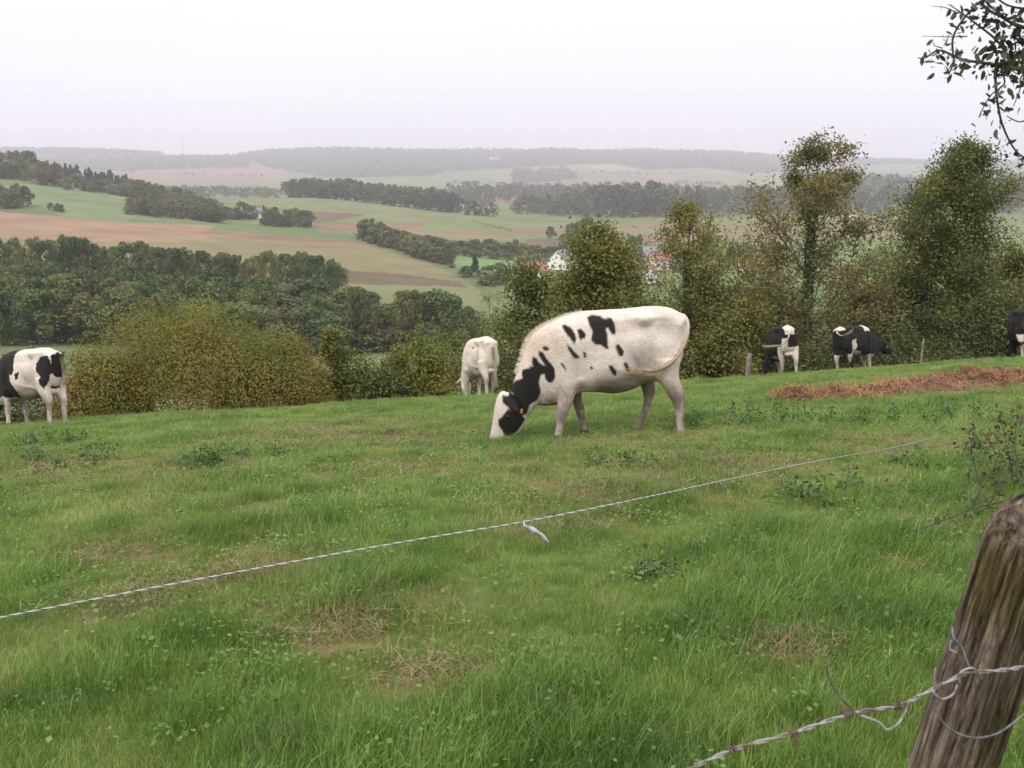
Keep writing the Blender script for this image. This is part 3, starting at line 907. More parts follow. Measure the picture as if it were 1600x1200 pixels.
grow_tree('olive_tree', 1195, 470, 41, ip_([.1, .6, .8, .93, 1], [.22, .26, .25, .16, .05]), 50, 'low brown-green tree left of the tall thin-crowned tree', m_brownleaf, 211, 34, 0.15, 0.05, 0, 0.1, 8, 0.32)
grow_tree('olive_tree', 1420, 440, 45, ip_([.1, .6, .8, .93, 1], [.20, .24, .22, .14, .05]), 50, 'low olive tree touching the left side of the dense tall tree', m_olive2, 212, 34, 0.15, 0.05, 0, 0.1, 8, 0.32)
grow_tree('olive_tree', 1590, 395, 46, ip_([.1, .6, .8, .93, 1], [.20, .24, .22, .14, .05]), 50, 'olive tree at the right edge beside the dense tall tree', m_olive, 213, 34, 0.15, 0.05, 0, 0.1, 8, 0.32)


def bush(name, px, top, d, wpx, label, m, seed, n=9000, leaf=0.085, depth=None, spikes=0, base_drop=0.0, twigs=14, cat='bush'):
    rng = np.random.default_rng(seed)
    g, H = by_top(px, top, d)
    W = wpx * d / F
    D = depth or W * 0.6
    root = empty(name, g)
    tag(root, label, cat)
    mb = MB()
    nl = 46
    a = rng.uniform(0, 6.28, nl); rr = np.sqrt(rng.uniform(0, 1, nl)) * 0.86
    t = np.sqrt(np.maximum(0, 1 - rr ** 2.4)) * rng.uniform(0.30, 1.0, nl) ** 0.6 * 0.88
    Lc = np.stack([rr * np.cos(a) * W / 2, rr * np.sin(a) * D / 2, t * H], 1)
    lr = np.minimum(W, H * 1.6) * 0.16 * rng.uniform(0.6, 1.2, nl)
    k = rng.integers(0, nl, n)
    dv = rng.normal(size=(n, 3)); dv[:, 2] += .3; dv /= np.linalg.norm(dv, axis=1)[:, None]
    C = Lc[k] + dv * (lr[k] * rng.uniform(0.35, 1.12, n) ** 0.6)[:, None]
    C[:, 2] = np.maximum(C[:, 2] * (0.97), 0.02 + rng.uniform(0, .25, n))
    Nn = dv + rng.normal(0, .38, (n, 3))
    nsh = n // 3                                     # leaves of the outer mound
    u_ = rng.normal(size=(nsh, 3)); u_[:, 2] = np.abs(u_[:, 2]); u_ /= np.linalg.norm(u_, axis=1)[:, None]
    rr_ = (1 + .10 * fbm(u_, seed, 1.4, 3)) * rng.uniform(.80, 1.02, nsh)
    C[:nsh] = np.sign(u_) * np.abs(u_) ** .85 * rr_[:, None] * np.array([W * .5, D * .5, H * .93])
    Nn[:nsh] = u_ + rng.normal(0, .38, (nsh, 3))
    extra, en = [], []
    for i in range(twigs):
        b = Lc[rng.integers(nl)]
        s0 = np.array([rng.normal(0, W * .12), rng.normal(0, D * .1), 0.0])
        mb.tube(spline([s0, s0 * .6 + b * .4 + np.array([0, 0, .2]), b], 6), np.linspace(0.03, 0.006, 6), 5)
    for i in range(spikes):
        j = rng.integers(nl)
        b = Lc[j].copy()
        e_ = b + np.array([rng.normal(0, .35), rng.normal(0, .2), lr[j] + rng.uniform(.15, .55)])
        p = spline([b, (b + e_) / 2 + rng.normal(0, .05, 3), e_], 6)
        mb.tube(p, np.linspace(0.010, 0.003, 6), 4)
        nn = 40
        u = rng.uniform(0.15, 1, nn)[:, None]
        extra.append(b + (e_ - b) * u + rng.normal(0, .045, (nn, 3))); en.append(rng.normal(size=(nn, 3)))
    if extra:
        C = np.vstack([C] + extra); Nn = np.vstack([Nn] + en)
    sc_ = H / np.percentile(C[:len(C) - 40 * spikes] if spikes else C, 99.0, axis=0)[2]
    C[:, 2] *= sc_
    obj('stems', mb.mesh('stems', [m_bark], True), root)['kind'] = 'stuff'
    obj('foliage', leafmesh('foliage', C, Nn, leaf * rng.uniform(0.6, 1.35, len(C)), m, 0.34, rng), root)
    return root


bush('hawthorn_bush', 285, 482, 25.0, 390, 'wide yellow-brown hawthorn bush beside the cow at the left edge', m_haw, 301, 75000, 0.055, 3.6, 34)
bush('hawthorn_bush', 425, 520, 26.0, 210, 'reddish green right shoulder of hawthorn next to the wide bush', m_haw, 302, 24000, 0.06, 2.4, 16)
bush('hawthorn_bush', 165, 545, 24.0, 170, 'lower yellow-green bush just behind the cow at the left edge', m_haw, 303, 16000, 0.062, 2.0, 12)
bush('shrub', 30, 560, 26, 150, 'brown green scrub behind the back of the cow at the left edge', m_hedgeleaf, 304, 6000, 0.09, 2.0, 6)
bush('shrub', 90, 545, 30, 110, 'small dull green shrub between the left cow and the wood', m_hedgeleaf, 305, 5000, 0.09, 2.0, 6)
bush('bramble_bush', 575, 560, 27.5, 150, 'dark brambly bush left of the orange-tipped bush', m_olive2, 306, 9000, 0.08, 2.2, 14)
bush('orange_tipped_bush', 640, 535, 28.5, 120, 'bush with orange tips left of the white cow', m_haw, 307, 9000, 0.09, 2.0, 10)
bush('bramble_bush', 672, 545, 28.5, 90, 'low brown-green bush between the orange-tipped bush and the tall dull one', m_haw, 321, 8000, 0.08, 2.0, 8)
bush('bramble_bush', 540, 575, 28.5, 130, 'low dark scrub at the foot of the slim young tree', m_olive2, 322, 9000, 0.07, 2.0, 8)
bush('bramble_bush', 615, 560, 30, 110, 'dull green scrub behind the orange-tipped bush', m_hedgeleaf, 323, 8000, 0.08, 2.0, 6)
bush('bramble_bush', 700, 515, 31, 130, 'tall dull green bush directly left of the white cow', m_olive2, 308, 10000, 0.09, 2.4, 12)
bush('bramble_bush', 790, 500, 33, 150, 'green bush behind the white cow', m_olive2, 309, 10000, 0.10, 2.4, 8)
bush('bramble_bush', 880, 480, 34, 170, 'dark green bush hidden behind the neck of the grazing cow', m_olive2, 310, 9000, 0.10, 2.4, 6)
bush('bramble_bush', 1010, 470, 34, 180, 'olive bush behind the rump of the grazing cow', m_olive, 311, 10000, 0.10, 2.4, 8)
bush('bramble_bush', 1130, 490, 35, 150, 'yellow-olive bush left of the two black and white cows', m_olive, 312, 11000, 0.10, 2.6, 8)
bush('bramble_bush', 1215, 505, 38, 130, 'dark bush behind the left one of the two black and white cows', m_olive2, 313, 9000, 0.10, 2.4, 6)
bush('hedge_bush', 1310, 490, 40, 150, 'dark green hedge bush behind the right one of the two black and white cows', m_hedgeleaf, 314, 11000, 0.10, 2.6, 8)
bush('hedge_bush', 1390, 465, 41, 170, 'olive hedge bush left of the dense tall tree', m_olive2, 315, 12000, 0.11, 2.8, 8)
bush('hedge_bush', 1480, 480, 40, 190, 'dark hedge bush under the dense tall tree', m_hedgeleaf, 316, 13000, 0.10, 2.8, 6)
bush('hedge_bush', 1560, 475, 41, 170, 'blue-green hedge bush near the cow at the right edge', m_hedgeleaf, 317, 12000, 0.10, 2.8, 6)
bush('hedge_bush', 1650, 420, 44, 200, 'tall brownish bush at the right edge behind the dark cow', m_brownleaf, 318, 12000, 0.11, 2.8, 8)
bush('hedge_bush', 1260, 530, 36, 120, 'low dark scrub between the two black and white cows', m_hedgeleaf, 319, 6000, 0.09, 1.8, 6)
bush('hedge_bush', 1430, 520, 37, 200, 'low dark scrub along the field edge beside the small fence post', m_hedgeleaf, 320, 9000, 0.09, 1.8, 8)


# ------------------------------------------------------------------ village
m_white = plain('white_render', (0.72, 0.69, 0.66), 0.9, 0, 0.06, 0.5)
m_cream = plain('cream_render', (0.62, 0.56, 0.46), 0.9, 0, 0.06, 0.5)
m_redroof = plain('red_tiles', (0.25, 0.105, 0.080), 0.9, 0, 0.25, 1.5)
m_brownroof = plain('brown_tiles', (0.22, 0.10, 0.08), 0.9, 0, 0.25, 1.5)
m_slate = plain('slate', (0.17, 0.17, 0.19), 0.7, 0, 0.2, 1.5)
m_pane = plain('window_pane', (0.05, 0.055, 0.06), 0.2, 0, 0.1, 1)
m_shut = plain('painted_frame', (0.6, 0.6, 0.6), 0.6, 0, 0.05, 1)
m_brick = plain('chimney_brick', (0.28, 0.14, 0.10), 0.9, 0, 0.2, 3)


def house(px, d, rz, L, Wd, H, pitch, mw, mr, label, windows=True):
    g = gpd(px, d)
    root = empty('house', (g[0], g[1], g[2] - 0.3), rz)
    tag(root, label, 'house')
    R = Wd / 2 * math.tan(pitch)
    l, k = L / 2, Wd / 2
    Vw = [(-l, -k, 0), (l, -k, 0), (l, k, 0), (-l, k, 0), (-l, -k, H), (l, -k, H), (l, k, H), (-l, k, H), (-l, 0, H + R), (l, 0, H + R)]
    Fw = [(0, 1, 5, 4), (1, 2, 6, 9, 5), (2, 3, 7, 6), (3, 0, 4, 8, 7), (0, 3, 2, 1), (4, 5, 9, 8), (6, 7, 8, 9)]
    obj('wall', make_mesh('wall', Vw, Fw, [mw]), root)
    mb = MB()
    ov, th = 0.45, 0.22
    for s in (-1, 1):
        e0 = np.array([0, s * (k + ov), H - ov * math.tan(pitch) + 0.05]); e1 = np.array([0, 0, H + R + 0.05])
        n_ = np.array([0, s * math.sin(pitch), math.cos(pitch)]) * th
        P = []
        for x in (-l - .35, l + .35):
            for q_ in (e0, e1, e1 + n_ * np.array([0, 0 if True else 1, 1.0 / math.cos(pitch) * 1.0]), e0 + n_):
                P.append((x, q_[1], q_[2]))
        mb.add(P, [(0, 1, 2, 3), (7, 6, 5, 4), (0, 4, 5, 1), (1, 5, 6, 2), (2, 6, 7, 3), (3, 7, 4, 0)])
    rf = obj('roof', mb.mesh('roof', [mr]), root)
    c = MB(); c.box((l * .75, 0.0, H + R + 0.5), (0.7, 0.9, 1.6)); c.box((l * .75, 0, H + R + 1.35), (0.85, 1.05, 0.12))
    obj('chimney', c.mesh('chimney', [m_brick]), rf)
    if windows:
        def win(pos, sz, axis):
            f = MB(); dd = (sz[0], 0.10, sz[1]) if axis == 'y' else (0.10, sz[0], sz[1])
            f.box(pos, dd)
            wf = obj('window', f.mesh('window', [m_shut]), root)
            f = MB(); dd = (sz[0] - .2, 0.16, sz[1] - .2) if axis == 'y' else (0.16, sz[0] - .2, sz[1] - .2)
            f.box(pos, dd)
            obj('pane', f.mesh('pane', [m_pane]), wf)
        for x in np.arange(-l + 1.4, l - 1.0, 2.8):
            win((x, -k - .02, H * .55), (1.2, 1.3), 'y')
        for y in ((-k * .45, k * .45) if Wd > 6 else (0,)):
            win((-l - .02, y, H * .5), (1.1, 1.3), 'x'); win((l + .02, y, H * .5), (1.1, 1.3), 'x')
        win((-l - .02, 0, H + R * .35), (0.9, 1.0), 'x')
        dr_ = MB(); dr_.box((0.1, -k - .03, 1.05), (1.0, 0.10, 2.1))
        obj('door', dr_.mesh('door', [m_brownroof]), root)
    return root


R_ = math.radians
house(880, 415, R_(60), 12, 8, 4.0, R_(45), m_white, m_slate, 'white gabled house with a grey roof at the left end of the village')
house(832, 365, R_(10), 9, 6, 3.0, R_(42), m_white, m_redroof, 'red-roofed cottage half hidden by the olive trees')
house(985, 350, R_(62), 12, 7.5, 3.6, R_(46), m_cream, m_redroof, 'cream gabled house with red verges nearest to the cow\'s back')
house(1012, 356, R_(80), 10, 6.5, 3.6, R_(46), m_white, m_redroof, 'white house right of the cream gable')
house(1032, 420, R_(20), 9, 7, 4.5, R_(40), m_cream, m_redroof, 'house with a bright orange roof left of the ivy-covered trunk')
house(1052, 440, R_(5), 10, 7, 4.4, R_(42), m_cream, m_redroof, 'large house with a long orange roof above the other roofs')
house(1015, 445, R_(-20), 12, 8, 4.5, R_(40), m_cream, m_slate, 'grey slate-roofed house in the middle of the village')
house(1180, 415, R_(-6), 13, 8, 3.0, R_(36), m_white, m_brownroof, 'white bungalow with a brown-red roof left of the tall thin-crowned tree')
house(399, 690, R_(30), 8, 6, 4.0, R_(45), m_white, m_slate, 'lone small white house with a grey roof beside the tree clump on the left')
for px, d, L, mr, lab in ((745, 1150, 30, m_slate, 'long white farm building at the right end of the long brown wood'),
                          (1105, 1320, 18, m_brownroof, 'pale house standing against the valley wood'),
                          (1325, 1035, 13, m_redroof, 'long red-roofed barn right of the tall thin-crowned tree'),
                          (1363, 2300, 34, m_slate, 'small bright white building high in the haze between the right-hand trees')):
    house(px, d, R_(RNG.uniform(-12, 12)), L, 8, 4.0, R_(40), m_white, mr, lab, False)
house(243, 5400, 0.1, 60, 25, 12, R_(30), m_white, m_slate, 'tiny white farm on the far ridge left of the mast', False)
house(772, 4600, 0.1, 45, 16, 8, R_(30), m_white, m_slate, 'tiny white farm on the slope of the far ridge', False)

# radio mast on the far ridge
g = gpd(286, 5450)
mb = MB()
Hm = max(30, zfor(212, 5450) - g[2])
for a in (0, 2.09, 4.19):
    mb.tube([(1.6 * math.cos(a), 1.6 * math.sin(a), -2), (0.9 * math.cos(a), 0.9 * math.sin(a), Hm * .6), (0.4 * math.cos(a), 0.4 * math.sin(a), Hm)], [.45, .4, .35], 5)
for i in range(16):
    z = Hm * i / 16
    mb.box((0, 0, z), (1.8 * (1 - i / 22), 1.8 * (1 - i / 22), .4))
tag(obj('radio_mast', mb.mesh('radio_mast', [m_slate]), None, g), 'thin radio mast standing on the far ridge', 'mast')


# ------------------------------------------------------------------ cows
# the cow is laid out in a side-view sketch: 598 units = 1 m, ground at Y = 930, head to -x
U = 598.0
def K(X, Y, y=0.0):
    return np.array([(X - 900) / U, y, (930 - Y) / U])


TORSO = [((1338, 225), (1335, 320), .05), ((1318, 172), (1318, 440), .145), ((1270, 143), (1275, 520), .205), ((1180, 126), (1190, 560), .235),
         ((1090, 118), (1095, 592), .245), ((1000, 126), (1000, 635), .27), ((900, 129), (900, 655), .30), ((800, 133), (800, 645), .30),
         ((700, 138), (695, 645), .265), ((610, 156), (625, 675), .235), ((535, 185), (560, 715), .205)]
NECK = [((465, 220), (490, 728), .165), ((395, 268), (440, 726), .13), ((348, 335), (418, 722), .118), ((320, 430), (402, 735), .11), ((288, 525), (385, 760), .105), ((255, 615), (362, 790), .10)]
HEAD = [((205, 632), (250, 640), .035), ((172, 655), (318, 715), .088), ((150, 725), (352, 790), .112), ((141, 780), (342, 840), .108), ((131, 840), (308, 890), .085), ((122, 890), (262, 930), .068),
        ((112, 930), (222, 962), .070), ((112, 955), (190, 975), .060), ((125, 972), (165, 978), .03)]
L_NH = [(430, 1085, 1300, .11), (520, 1120, 1290, .105), (590, 1180, 1302, .085), (640, 1210, 1325, .065), (675, 1232, 1328, .055), (720, 1258, 1322, .042), (790, 1272, 1322, .036), (850, 1276, 1326, .036), (885, 1270, 1330, .044), (905, 1264, 1334, .05), (935, 1258, 1338, .052)]
L_FH = [(430, 1040, 1220, .11), (520, 1055, 1180, .10), (590, 1066, 1166, .085), (650, 1082, 1168, .065), (690, 1092, 1166, .055), (740, 1092, 1146, .042), (800, 1074, 1122, .036), (850, 1054, 1098, .036), (885, 1034, 1082, .044), (910, 1022, 1080, .05), (935, 1014, 1082, .052)]
L_NF = [(430, 545, 725, .10), (520, 550, 715, .095), (580, 552, 690, .085), (640, 550, 655, .065), (700, 540, 635, .055), (750, 528, 612, .05), (785, 526, 598, .046), (830, 530, 584, .036), (870, 524, 574, .036), (895, 516, 572, .044), (912, 510, 574, .05), (935, 504, 576, .052)]
L_FF = [(480, 600, 740, .09), (580, 622, 725, .08), (640, 630, 708, .068), (700, 638, 702, .055), (750, 650, 718, .05), (795, 664, 722, .046), (840, 680, 724, .036), (880, 688, 732, .038), (905, 686, 744, .046), (920, 684, 750, .05), (940, 680, 754, .052)]
# straight standing legs for the others
S_H = [(430, 1090, 1300, .11), (520, 1120, 1290, .105), (590, 1165, 1300, .085), (640, 1200, 1318, .066), (680, 1225, 1322, .055), (730, 1240, 1306, .042), (800, 1244, 1296, .036), (860, 1244, 1296, .036), (890, 1238, 1300, .044), (910, 1230, 1302, .05), (940, 1222, 1306, .052)]
S_F = [(430, 560, 735, .10), (520, 565, 715, .095), (580, 572, 695, .085), (640, 580, 672, .065), (700, 588, 662, .052), (745, 588, 660, .05), (785, 592, 654, .044), (830, 600, 650, .036), (870, 600, 650, .036), (895, 594, 654, .044), (912, 588, 656, .05), (940, 582, 660, .052)]


def ring(top, bot, wd, n=22, expo=0.86, y0=0.0):
    t, b = K(*top), K(*bot)
    c = (t + b) / 2; h = (t - b) / 2
    th = np.linspace(0, 2 * math.pi, n, endpoint=False)
    cs, sn = np.cos(th), np.sin(th)
    yy = np.sign(cs) * np.abs(cs) ** expo * wd
    hh = np.sign(sn) * np.abs(sn) ** expo
    return c[None] + hh[:, None] * h[None] + np.stack([0 * yy, yy + y0, 0 * yy], 1)


def loft(rings):
    n = len(rings[0]); V = np.vstack(rings); Fc = []
    for i in range(len(rings) - 1):
        for j in range(n):
            k = (j + 1) % n
            Fc.append((i * n + j, i * n + k, (i + 1) * n + k, (i + 1) * n + j))
    Fc.append(tuple(range(n - 1, -1, -1))); Fc.append(tuple((len(rings) - 1) * n + j for j in range(n)))
    return V, Fc


def densify(secs, m):
    A = np.array([[*s[0], *s[1], s[2]] for s in secs], float)
    B = spline(A, m)
    return [((r[0], r[1]), (r[2], r[3]), max(r[4], .02)) for r in B]


def leg_loft(rows, y_top, y_bot):
    A = spline(np.array(rows, float), 30)
    rings = []
    for r in A:
        t = np.clip((r[0] - 480) / 250, 0, 1)
        yc = y_top + (y_bot - y_top) * t
        xc, rx, ry = (r[1] + r[2]) / 2, (r[2] - r[1]) / 2 / U, r[3]
        th = np.linspace(0, 2 * math.pi, 16, endpoint=False)
        c = K(xc, r[0], yc)
        rings.append(c[None] + np.stack([np.cos(th) * rx, np.sin(th) * ry, 0 * th], 1))
    return loft(rings)


def blob(c, r, n=10):
    V, Fc = [], []
    r = np.asarray(r, float)
    rings = []
    for i in range(1, n):
        ph = math.pi * i / n
        th = np.linspace(0, 2 * math.pi, 14, endpoint=False)
        rings.append(np.asarray(c) + np.stack([np.cos(th) * math.sin(ph) * r[0], np.sin(th) * math.sin(ph) * r[1], np.full(14, math.cos(ph) * r[2])], 1))
    return loft(rings)


def raise_neck(secs, ang, piv, extra=0.0):
    """swing the neck and head up about a pivot in the sketch"""
    out = []
    n = len(secs)
    for i, s in enumerate(secs):
        a = ang * min(1.0, (i + 1) / 5.0)
        def R(p):
            x, y = p[0] - piv[0], p[1] - piv[1]
            return (piv[0] + x * math.cos(a) - y * math.sin(a), piv[1] + x * math.sin(a) + y * math.cos(a))
        out.append((R(s[0]), R(s[1]), s[2]))
    return out


def ear_pts(base, tip, wv, th=0.017):
    """leaf-shaped ear between two points, wv = width direction"""
    base, tip, wv = map(lambda q_: np.asarray(q_, float), (base, tip, wv))
    ax = tip - base; nv = np.cross(ax, wv); nv /= np.linalg.norm(nv)
    rings = []
    for u, wd in ((0, .022), (.2, .038), (.45, .055), (.7, .048), (.9, .026), (1.0, .010)):
        a = np.linspace(0, 2 * math.pi, 12, endpoint=False)
        rings.append(base + ax * u + wv * (np.cos(a) * wd)[:, None] + nv * (np.sin(a) * th)[:, None])
    return loft(rings)


m_coat = colattr('cow_coat', 0.85, 0.14, 34.0, 0.6, 70.0, 0.2)
m_tag = plain('orange_tag_plastic', (0.50, 0.17, 0.035), 0.45, 0, 0.05, 5)
m_eye = plain('eye_black', (0.012, 0.010, 0.010), 0.12, 0, 0.1, 5)
m_hair = foliage('pale_hair', [(0.60, 0.50, 0.40), (0.72, 0.63, 0.53)], 3.0, 0.1, 0.8)
m_tailhair = foliage('tail_hair', [(0.35, 0.26, 0.17), (0.52, 0.42, 0.30)], 3.0, 0.1, 0.8)


def build_cow(loc, yaw, legs, neck_ang, tail, paint, label, tilt=0.7, scale=1.0, head_turn=0.0, vox=0.0125, stance=.13, swell=1.0, tail_dirt=1.0):
    mb = MB()
    V, Fc = loft([ring(*s) for s in densify(TORSO + NECK, 64)] if abs(neck_ang) < 1e-6 else
                 [ring(*s) for s in densify(TORSO + raise_neck(NECK, neck_ang, (520, 430)), 64)])
    V[:, 1] *= swell
    mb.add(V, Fc)
    hd = HEAD
    a = neck_ang
    piv = (520, 430)
    hv, hf = loft([ring(*s, 18) for s in densify(HEAD, 26)])
    def headpt(X, Y, y):
        return K(X, Y, y)
    ears = []
    for s in (-1, 1):
        ev, ef = ear_pts(K(225, 672, s * .075), K(300, 742, s * .205), np.array([.55, 0, .83]))
        ears.append((ev, ef))
    tagc = [K(318, 735, s * .215) for s in (-1, 1)]
    eyes = [K(232, 780, s * .107) for s in (-1, 1)]
    poll = blob(K(205, 655), (.045, .06, .045))
    def xf(Pt):
        Pt = np.array(Pt, float, copy=True).reshape(-1, 3)
        if head_turn:                       # swing the head sideways about the neck end
            c = K(320, 650); q_ = Pt - c
            cs, sn = math.cos(head_turn), math.sin(head_turn)
            Pt = np.column_stack([q_[:, 0] * cs - q_[:, 1] * sn, q_[:, 0] * sn + q_[:, 1] * cs, q_[:, 2]]) + c
        if a:
            p = K(*piv); q_ = Pt - p       # image angle a is clockwise in x-z
            cs, sn = math.cos(a), math.sin(a)
            Pt = np.column_stack([q_[:, 0] * cs + q_[:, 2] * sn, q_[:, 1], -q_[:, 0] * sn + q_[:, 2] * cs]) + p
        return Pt
    mb.add(xf(hv), hf)
    for ev, ef in ears: mb.add(xf(ev), ef)
    mb.add(xf(poll[0]), poll[1])
    for rows, s in legs:
        mb.add(*leg_loft(rows, s * (.15 if rows[0][1] > 900 else .135), s * stance))
    for s in (-1, 1):                        # hip bones, pin bones, shoulders, thigh and flank mass
        mb.add(*blob(K(1072, 205, s * .150), (.12, .085, .10)))
        mb.add(*blob(K(1308, 205, s * .085), (.05, .045, .05)))
        mb.add(*blob(K(1205, 400, s * .125), (.17, .10, .24)))
        mb.add(*blob(K(620, 420, s * .135), (.13, .09, .27)))
        mb.add(*blob(K(585, 560, s * .12), (.11, .08, .12)))
    mb.add(*blob(K(1215, 560, 0), (.10, .12, .07)))
    mb.add(*tube(spline([K(900, 150), K(1010, 141), K(1120, 133), K(1230, 142), K(1310, 180)], 18), .034, 8))
    mb.add(*tube(spline(tail, 34), np.interp(np.linspace(0, 1, 34), [0, .12, .55, .8, .92, 1], [.042, .032, .020, .024, .024, .008]), 8))
    me = mb.mesh('cow_cage', [])
    tmp = bpy.data.objects.new('cow_cage', me); COL.objects.link(tmp)
    r = tmp.modifiers.new('r', 'REMESH'); r.mode = 'VOXEL'; r.voxel_size = vox
    s_ = tmp.modifiers.new('s', 'SMOOTH'); s_.factor = 0.5; s_.iterations = 7
    dg = bpy.context.evaluated_depsgraph_get()
    body = bpy.data.meshes.new_from_object(tmp.evaluated_get(dg))
    bpy.data.objects.remove(tmp)
    nV = len(body.vertices)
    co = np.zeros(nV * 3, np.float32); body.vertices.foreach_get('co', co); co = co.reshape(-1, 3).astype(float)
    X_, Y_ = sketch(co)
    side_ = np.clip(np.abs(co[:, 1]) / .14, 0, 1) * np.sign(co[:, 1]) * (neck_ang == 0 or 1)
    dl = 0
    for (cx, cy, rx, ry, dp) in ((1010, 235, 75, 60, -.026), (1195, 255, 70, 60, -.020), (735, 430, 45, 120, -.018), (545, 420, 35, 120, -.012), (1075, 430, 50, 110, -.022), (850, 330, 25, 140, -.006), (790, 340, 22, 140, -.006), (910, 330, 22, 140, -.006),
                                 (880, 470, 120, 90, .012), (1060, 190, 40, 30, .012), (1300, 215, 30, 35, .012), (690, 560, 40, 40, .012), (1130, 168, 110, 22, .010), (1240, 330, 50, 90, -.008), (640, 330, 40, 120, .008), (1000, 560, 70, 40, -.012), (820, 250, 200, 40, -.006)):
        dl = dl + dp * np.exp(-((X_ - cx) / rx) ** 2 - ((Y_ - cy) / ry) ** 2)
    co[:, 1] += side_ * dl * 2.1
    fold = np.exp(-((Y_ - (505 + (X_ - 990) * .25)) / 16) ** 2) * np.exp(-((X_ - 1030) / 90) ** 2) * .014
    co[:, 1] += side_ * fold
    body.vertices.foreach_set('co', co.astype(np.float32).ravel())
    col = np.ones((nV, 4), np.float32); col[:, :3] = paint(co)
    tlc = spline(tail, 60)
    dist = np.full(nV, 9.0); ub = np.zeros(nV)
    for i_, p_ in enumerate(tlc):
        d_ = np.linalg.norm(co - p_, axis=1); k_ = d_ < dist; dist[k_] = d_[k_]; ub[k_] = i_ / 59
    tw = ((1 - sstep(dist, .03, .045)) * sstep(ub, .12, .4) * .75 * tail_dirt)[:, None]
    col[:, :3] = col[:, :3] * (1 - tw) + np.array([.24, .165, .105]) * tw
    at = body.color_attributes.new('Col', 'FLOAT_COLOR', 'POINT'); at.data.foreach_set('color', col.ravel())
    body.polygons.foreach_set('use_smooth', np.ones(len(body.polygons), bool))
    body.materials.clear(); body.materials.append(m_coat)
    root = empty('cow', loc)
    tag(root, label, 'cow')
    n = np.array([-(gz(loc[0] + .6, loc[1]) - gz(loc[0] - .6, loc[1])) / 1.2, -(gz(loc[0], loc[1] + .6) - gz(loc[0], loc[1] - .6)) / 1.2, 1.0])
    n[:2] *= tilt
    q_ = Vector((0, 0, 1)).rotation_difference(Vector(n).normalized())
    root.rotation_euler = (q_.to_matrix() @ Matrix.Rotation(yaw, 3, 'Z')).to_euler()
    root.scale = (scale,) * 3
    obj('body', body, root)
    for s, c in zip((-1, 1), eyes):
        eb = MB(); eb.add(*blob((0, 0, 0), (.020, .014, .020)))
        obj('eye', eb.mesh('eye', [m_eye], True), root, xf(c)[0])
    for s, c in zip((-1, 1), tagc):
        tb = MB(); tb.box((0, 0, 0), (.028, .006, .038), 0.0); tb.box((0, 0, .021), (.014, .011, .016))
        t_ = obj('ear_tag', tb.mesh('ear_tag', [m_tag]), root, xf(c)[0])
        t_.rotation_euler = (0.2, a + .25, .2 * s)
    # tail switch
    tl = spline(tail, 34)[22:]
    rng = np.random.default_rng(int(abs(loc[0] * 100)) + 3)
    nn = 170
    k = rng.integers(0, len(tl) - 1, nn)
    dv = (tl[np.minimum(k + 1, len(tl) - 1)] - tl[k]); dv /= np.linalg.norm(dv, axis=1)[:, None] + 1e-9
    st = tl[k] + rng.normal(0, .012, (nn, 3)); en = st + dv * rng.uniform(.06, .14, nn)[:, None] + rng.normal(0, .018, (nn, 3))
    sd_ = np.cross(dv, rng.normal(size=(nn, 3))); sd_ /= np.linalg.norm(sd_, axis=1)[:, None]; sd_ *= .0035
    Vh = np.stack([st - sd_, st + sd_, en], 1).reshape(-1, 3)
    obj('tail_switch', make_mesh('tail_switch', Vh, np.arange(nn * 3).reshape(-1, 3), [m_tailhair]), root)
    return root


WHT = np.array([0.62, 0.535, 0.47]); BLK = np.array([0.016, 0.014, 0.014]); PINK = np.array([0.50, 0.30, 0.25]); DIRT_SHADE = np.array([0.100, 0.072, 0.053])


def sketch_(co):
    return co[:, 0] * U + 900, 930 - co[:, 2] * U


def dirt_and_shade(co, c, amt=1.0):  # brown dirt, plus underside shade painted into the belly and legs
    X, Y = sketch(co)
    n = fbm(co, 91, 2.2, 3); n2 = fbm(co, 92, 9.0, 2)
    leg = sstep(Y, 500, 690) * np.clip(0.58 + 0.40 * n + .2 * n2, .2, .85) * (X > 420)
    belly = sstep(Y, 470, 610) * sstep(X, 690, 820) * (1 - sstep(X, 1090, 1170)) * np.clip(0.92 + .15 * n, .75, .97)  # soiled belly, coloured darker still to stand in for its shadow
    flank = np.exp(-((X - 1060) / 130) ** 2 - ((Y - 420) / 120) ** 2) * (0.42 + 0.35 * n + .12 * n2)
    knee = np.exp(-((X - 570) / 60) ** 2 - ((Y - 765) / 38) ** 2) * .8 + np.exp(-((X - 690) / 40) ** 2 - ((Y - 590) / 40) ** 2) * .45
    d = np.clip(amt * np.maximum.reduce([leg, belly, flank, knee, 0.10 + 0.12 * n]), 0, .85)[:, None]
    c = c * (1 - d) + DIRT_SHADE * d
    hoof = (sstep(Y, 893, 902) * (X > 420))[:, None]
    return c * (1 - hoof) + np.array([0.06, 0.05, 0.045]) * hoof


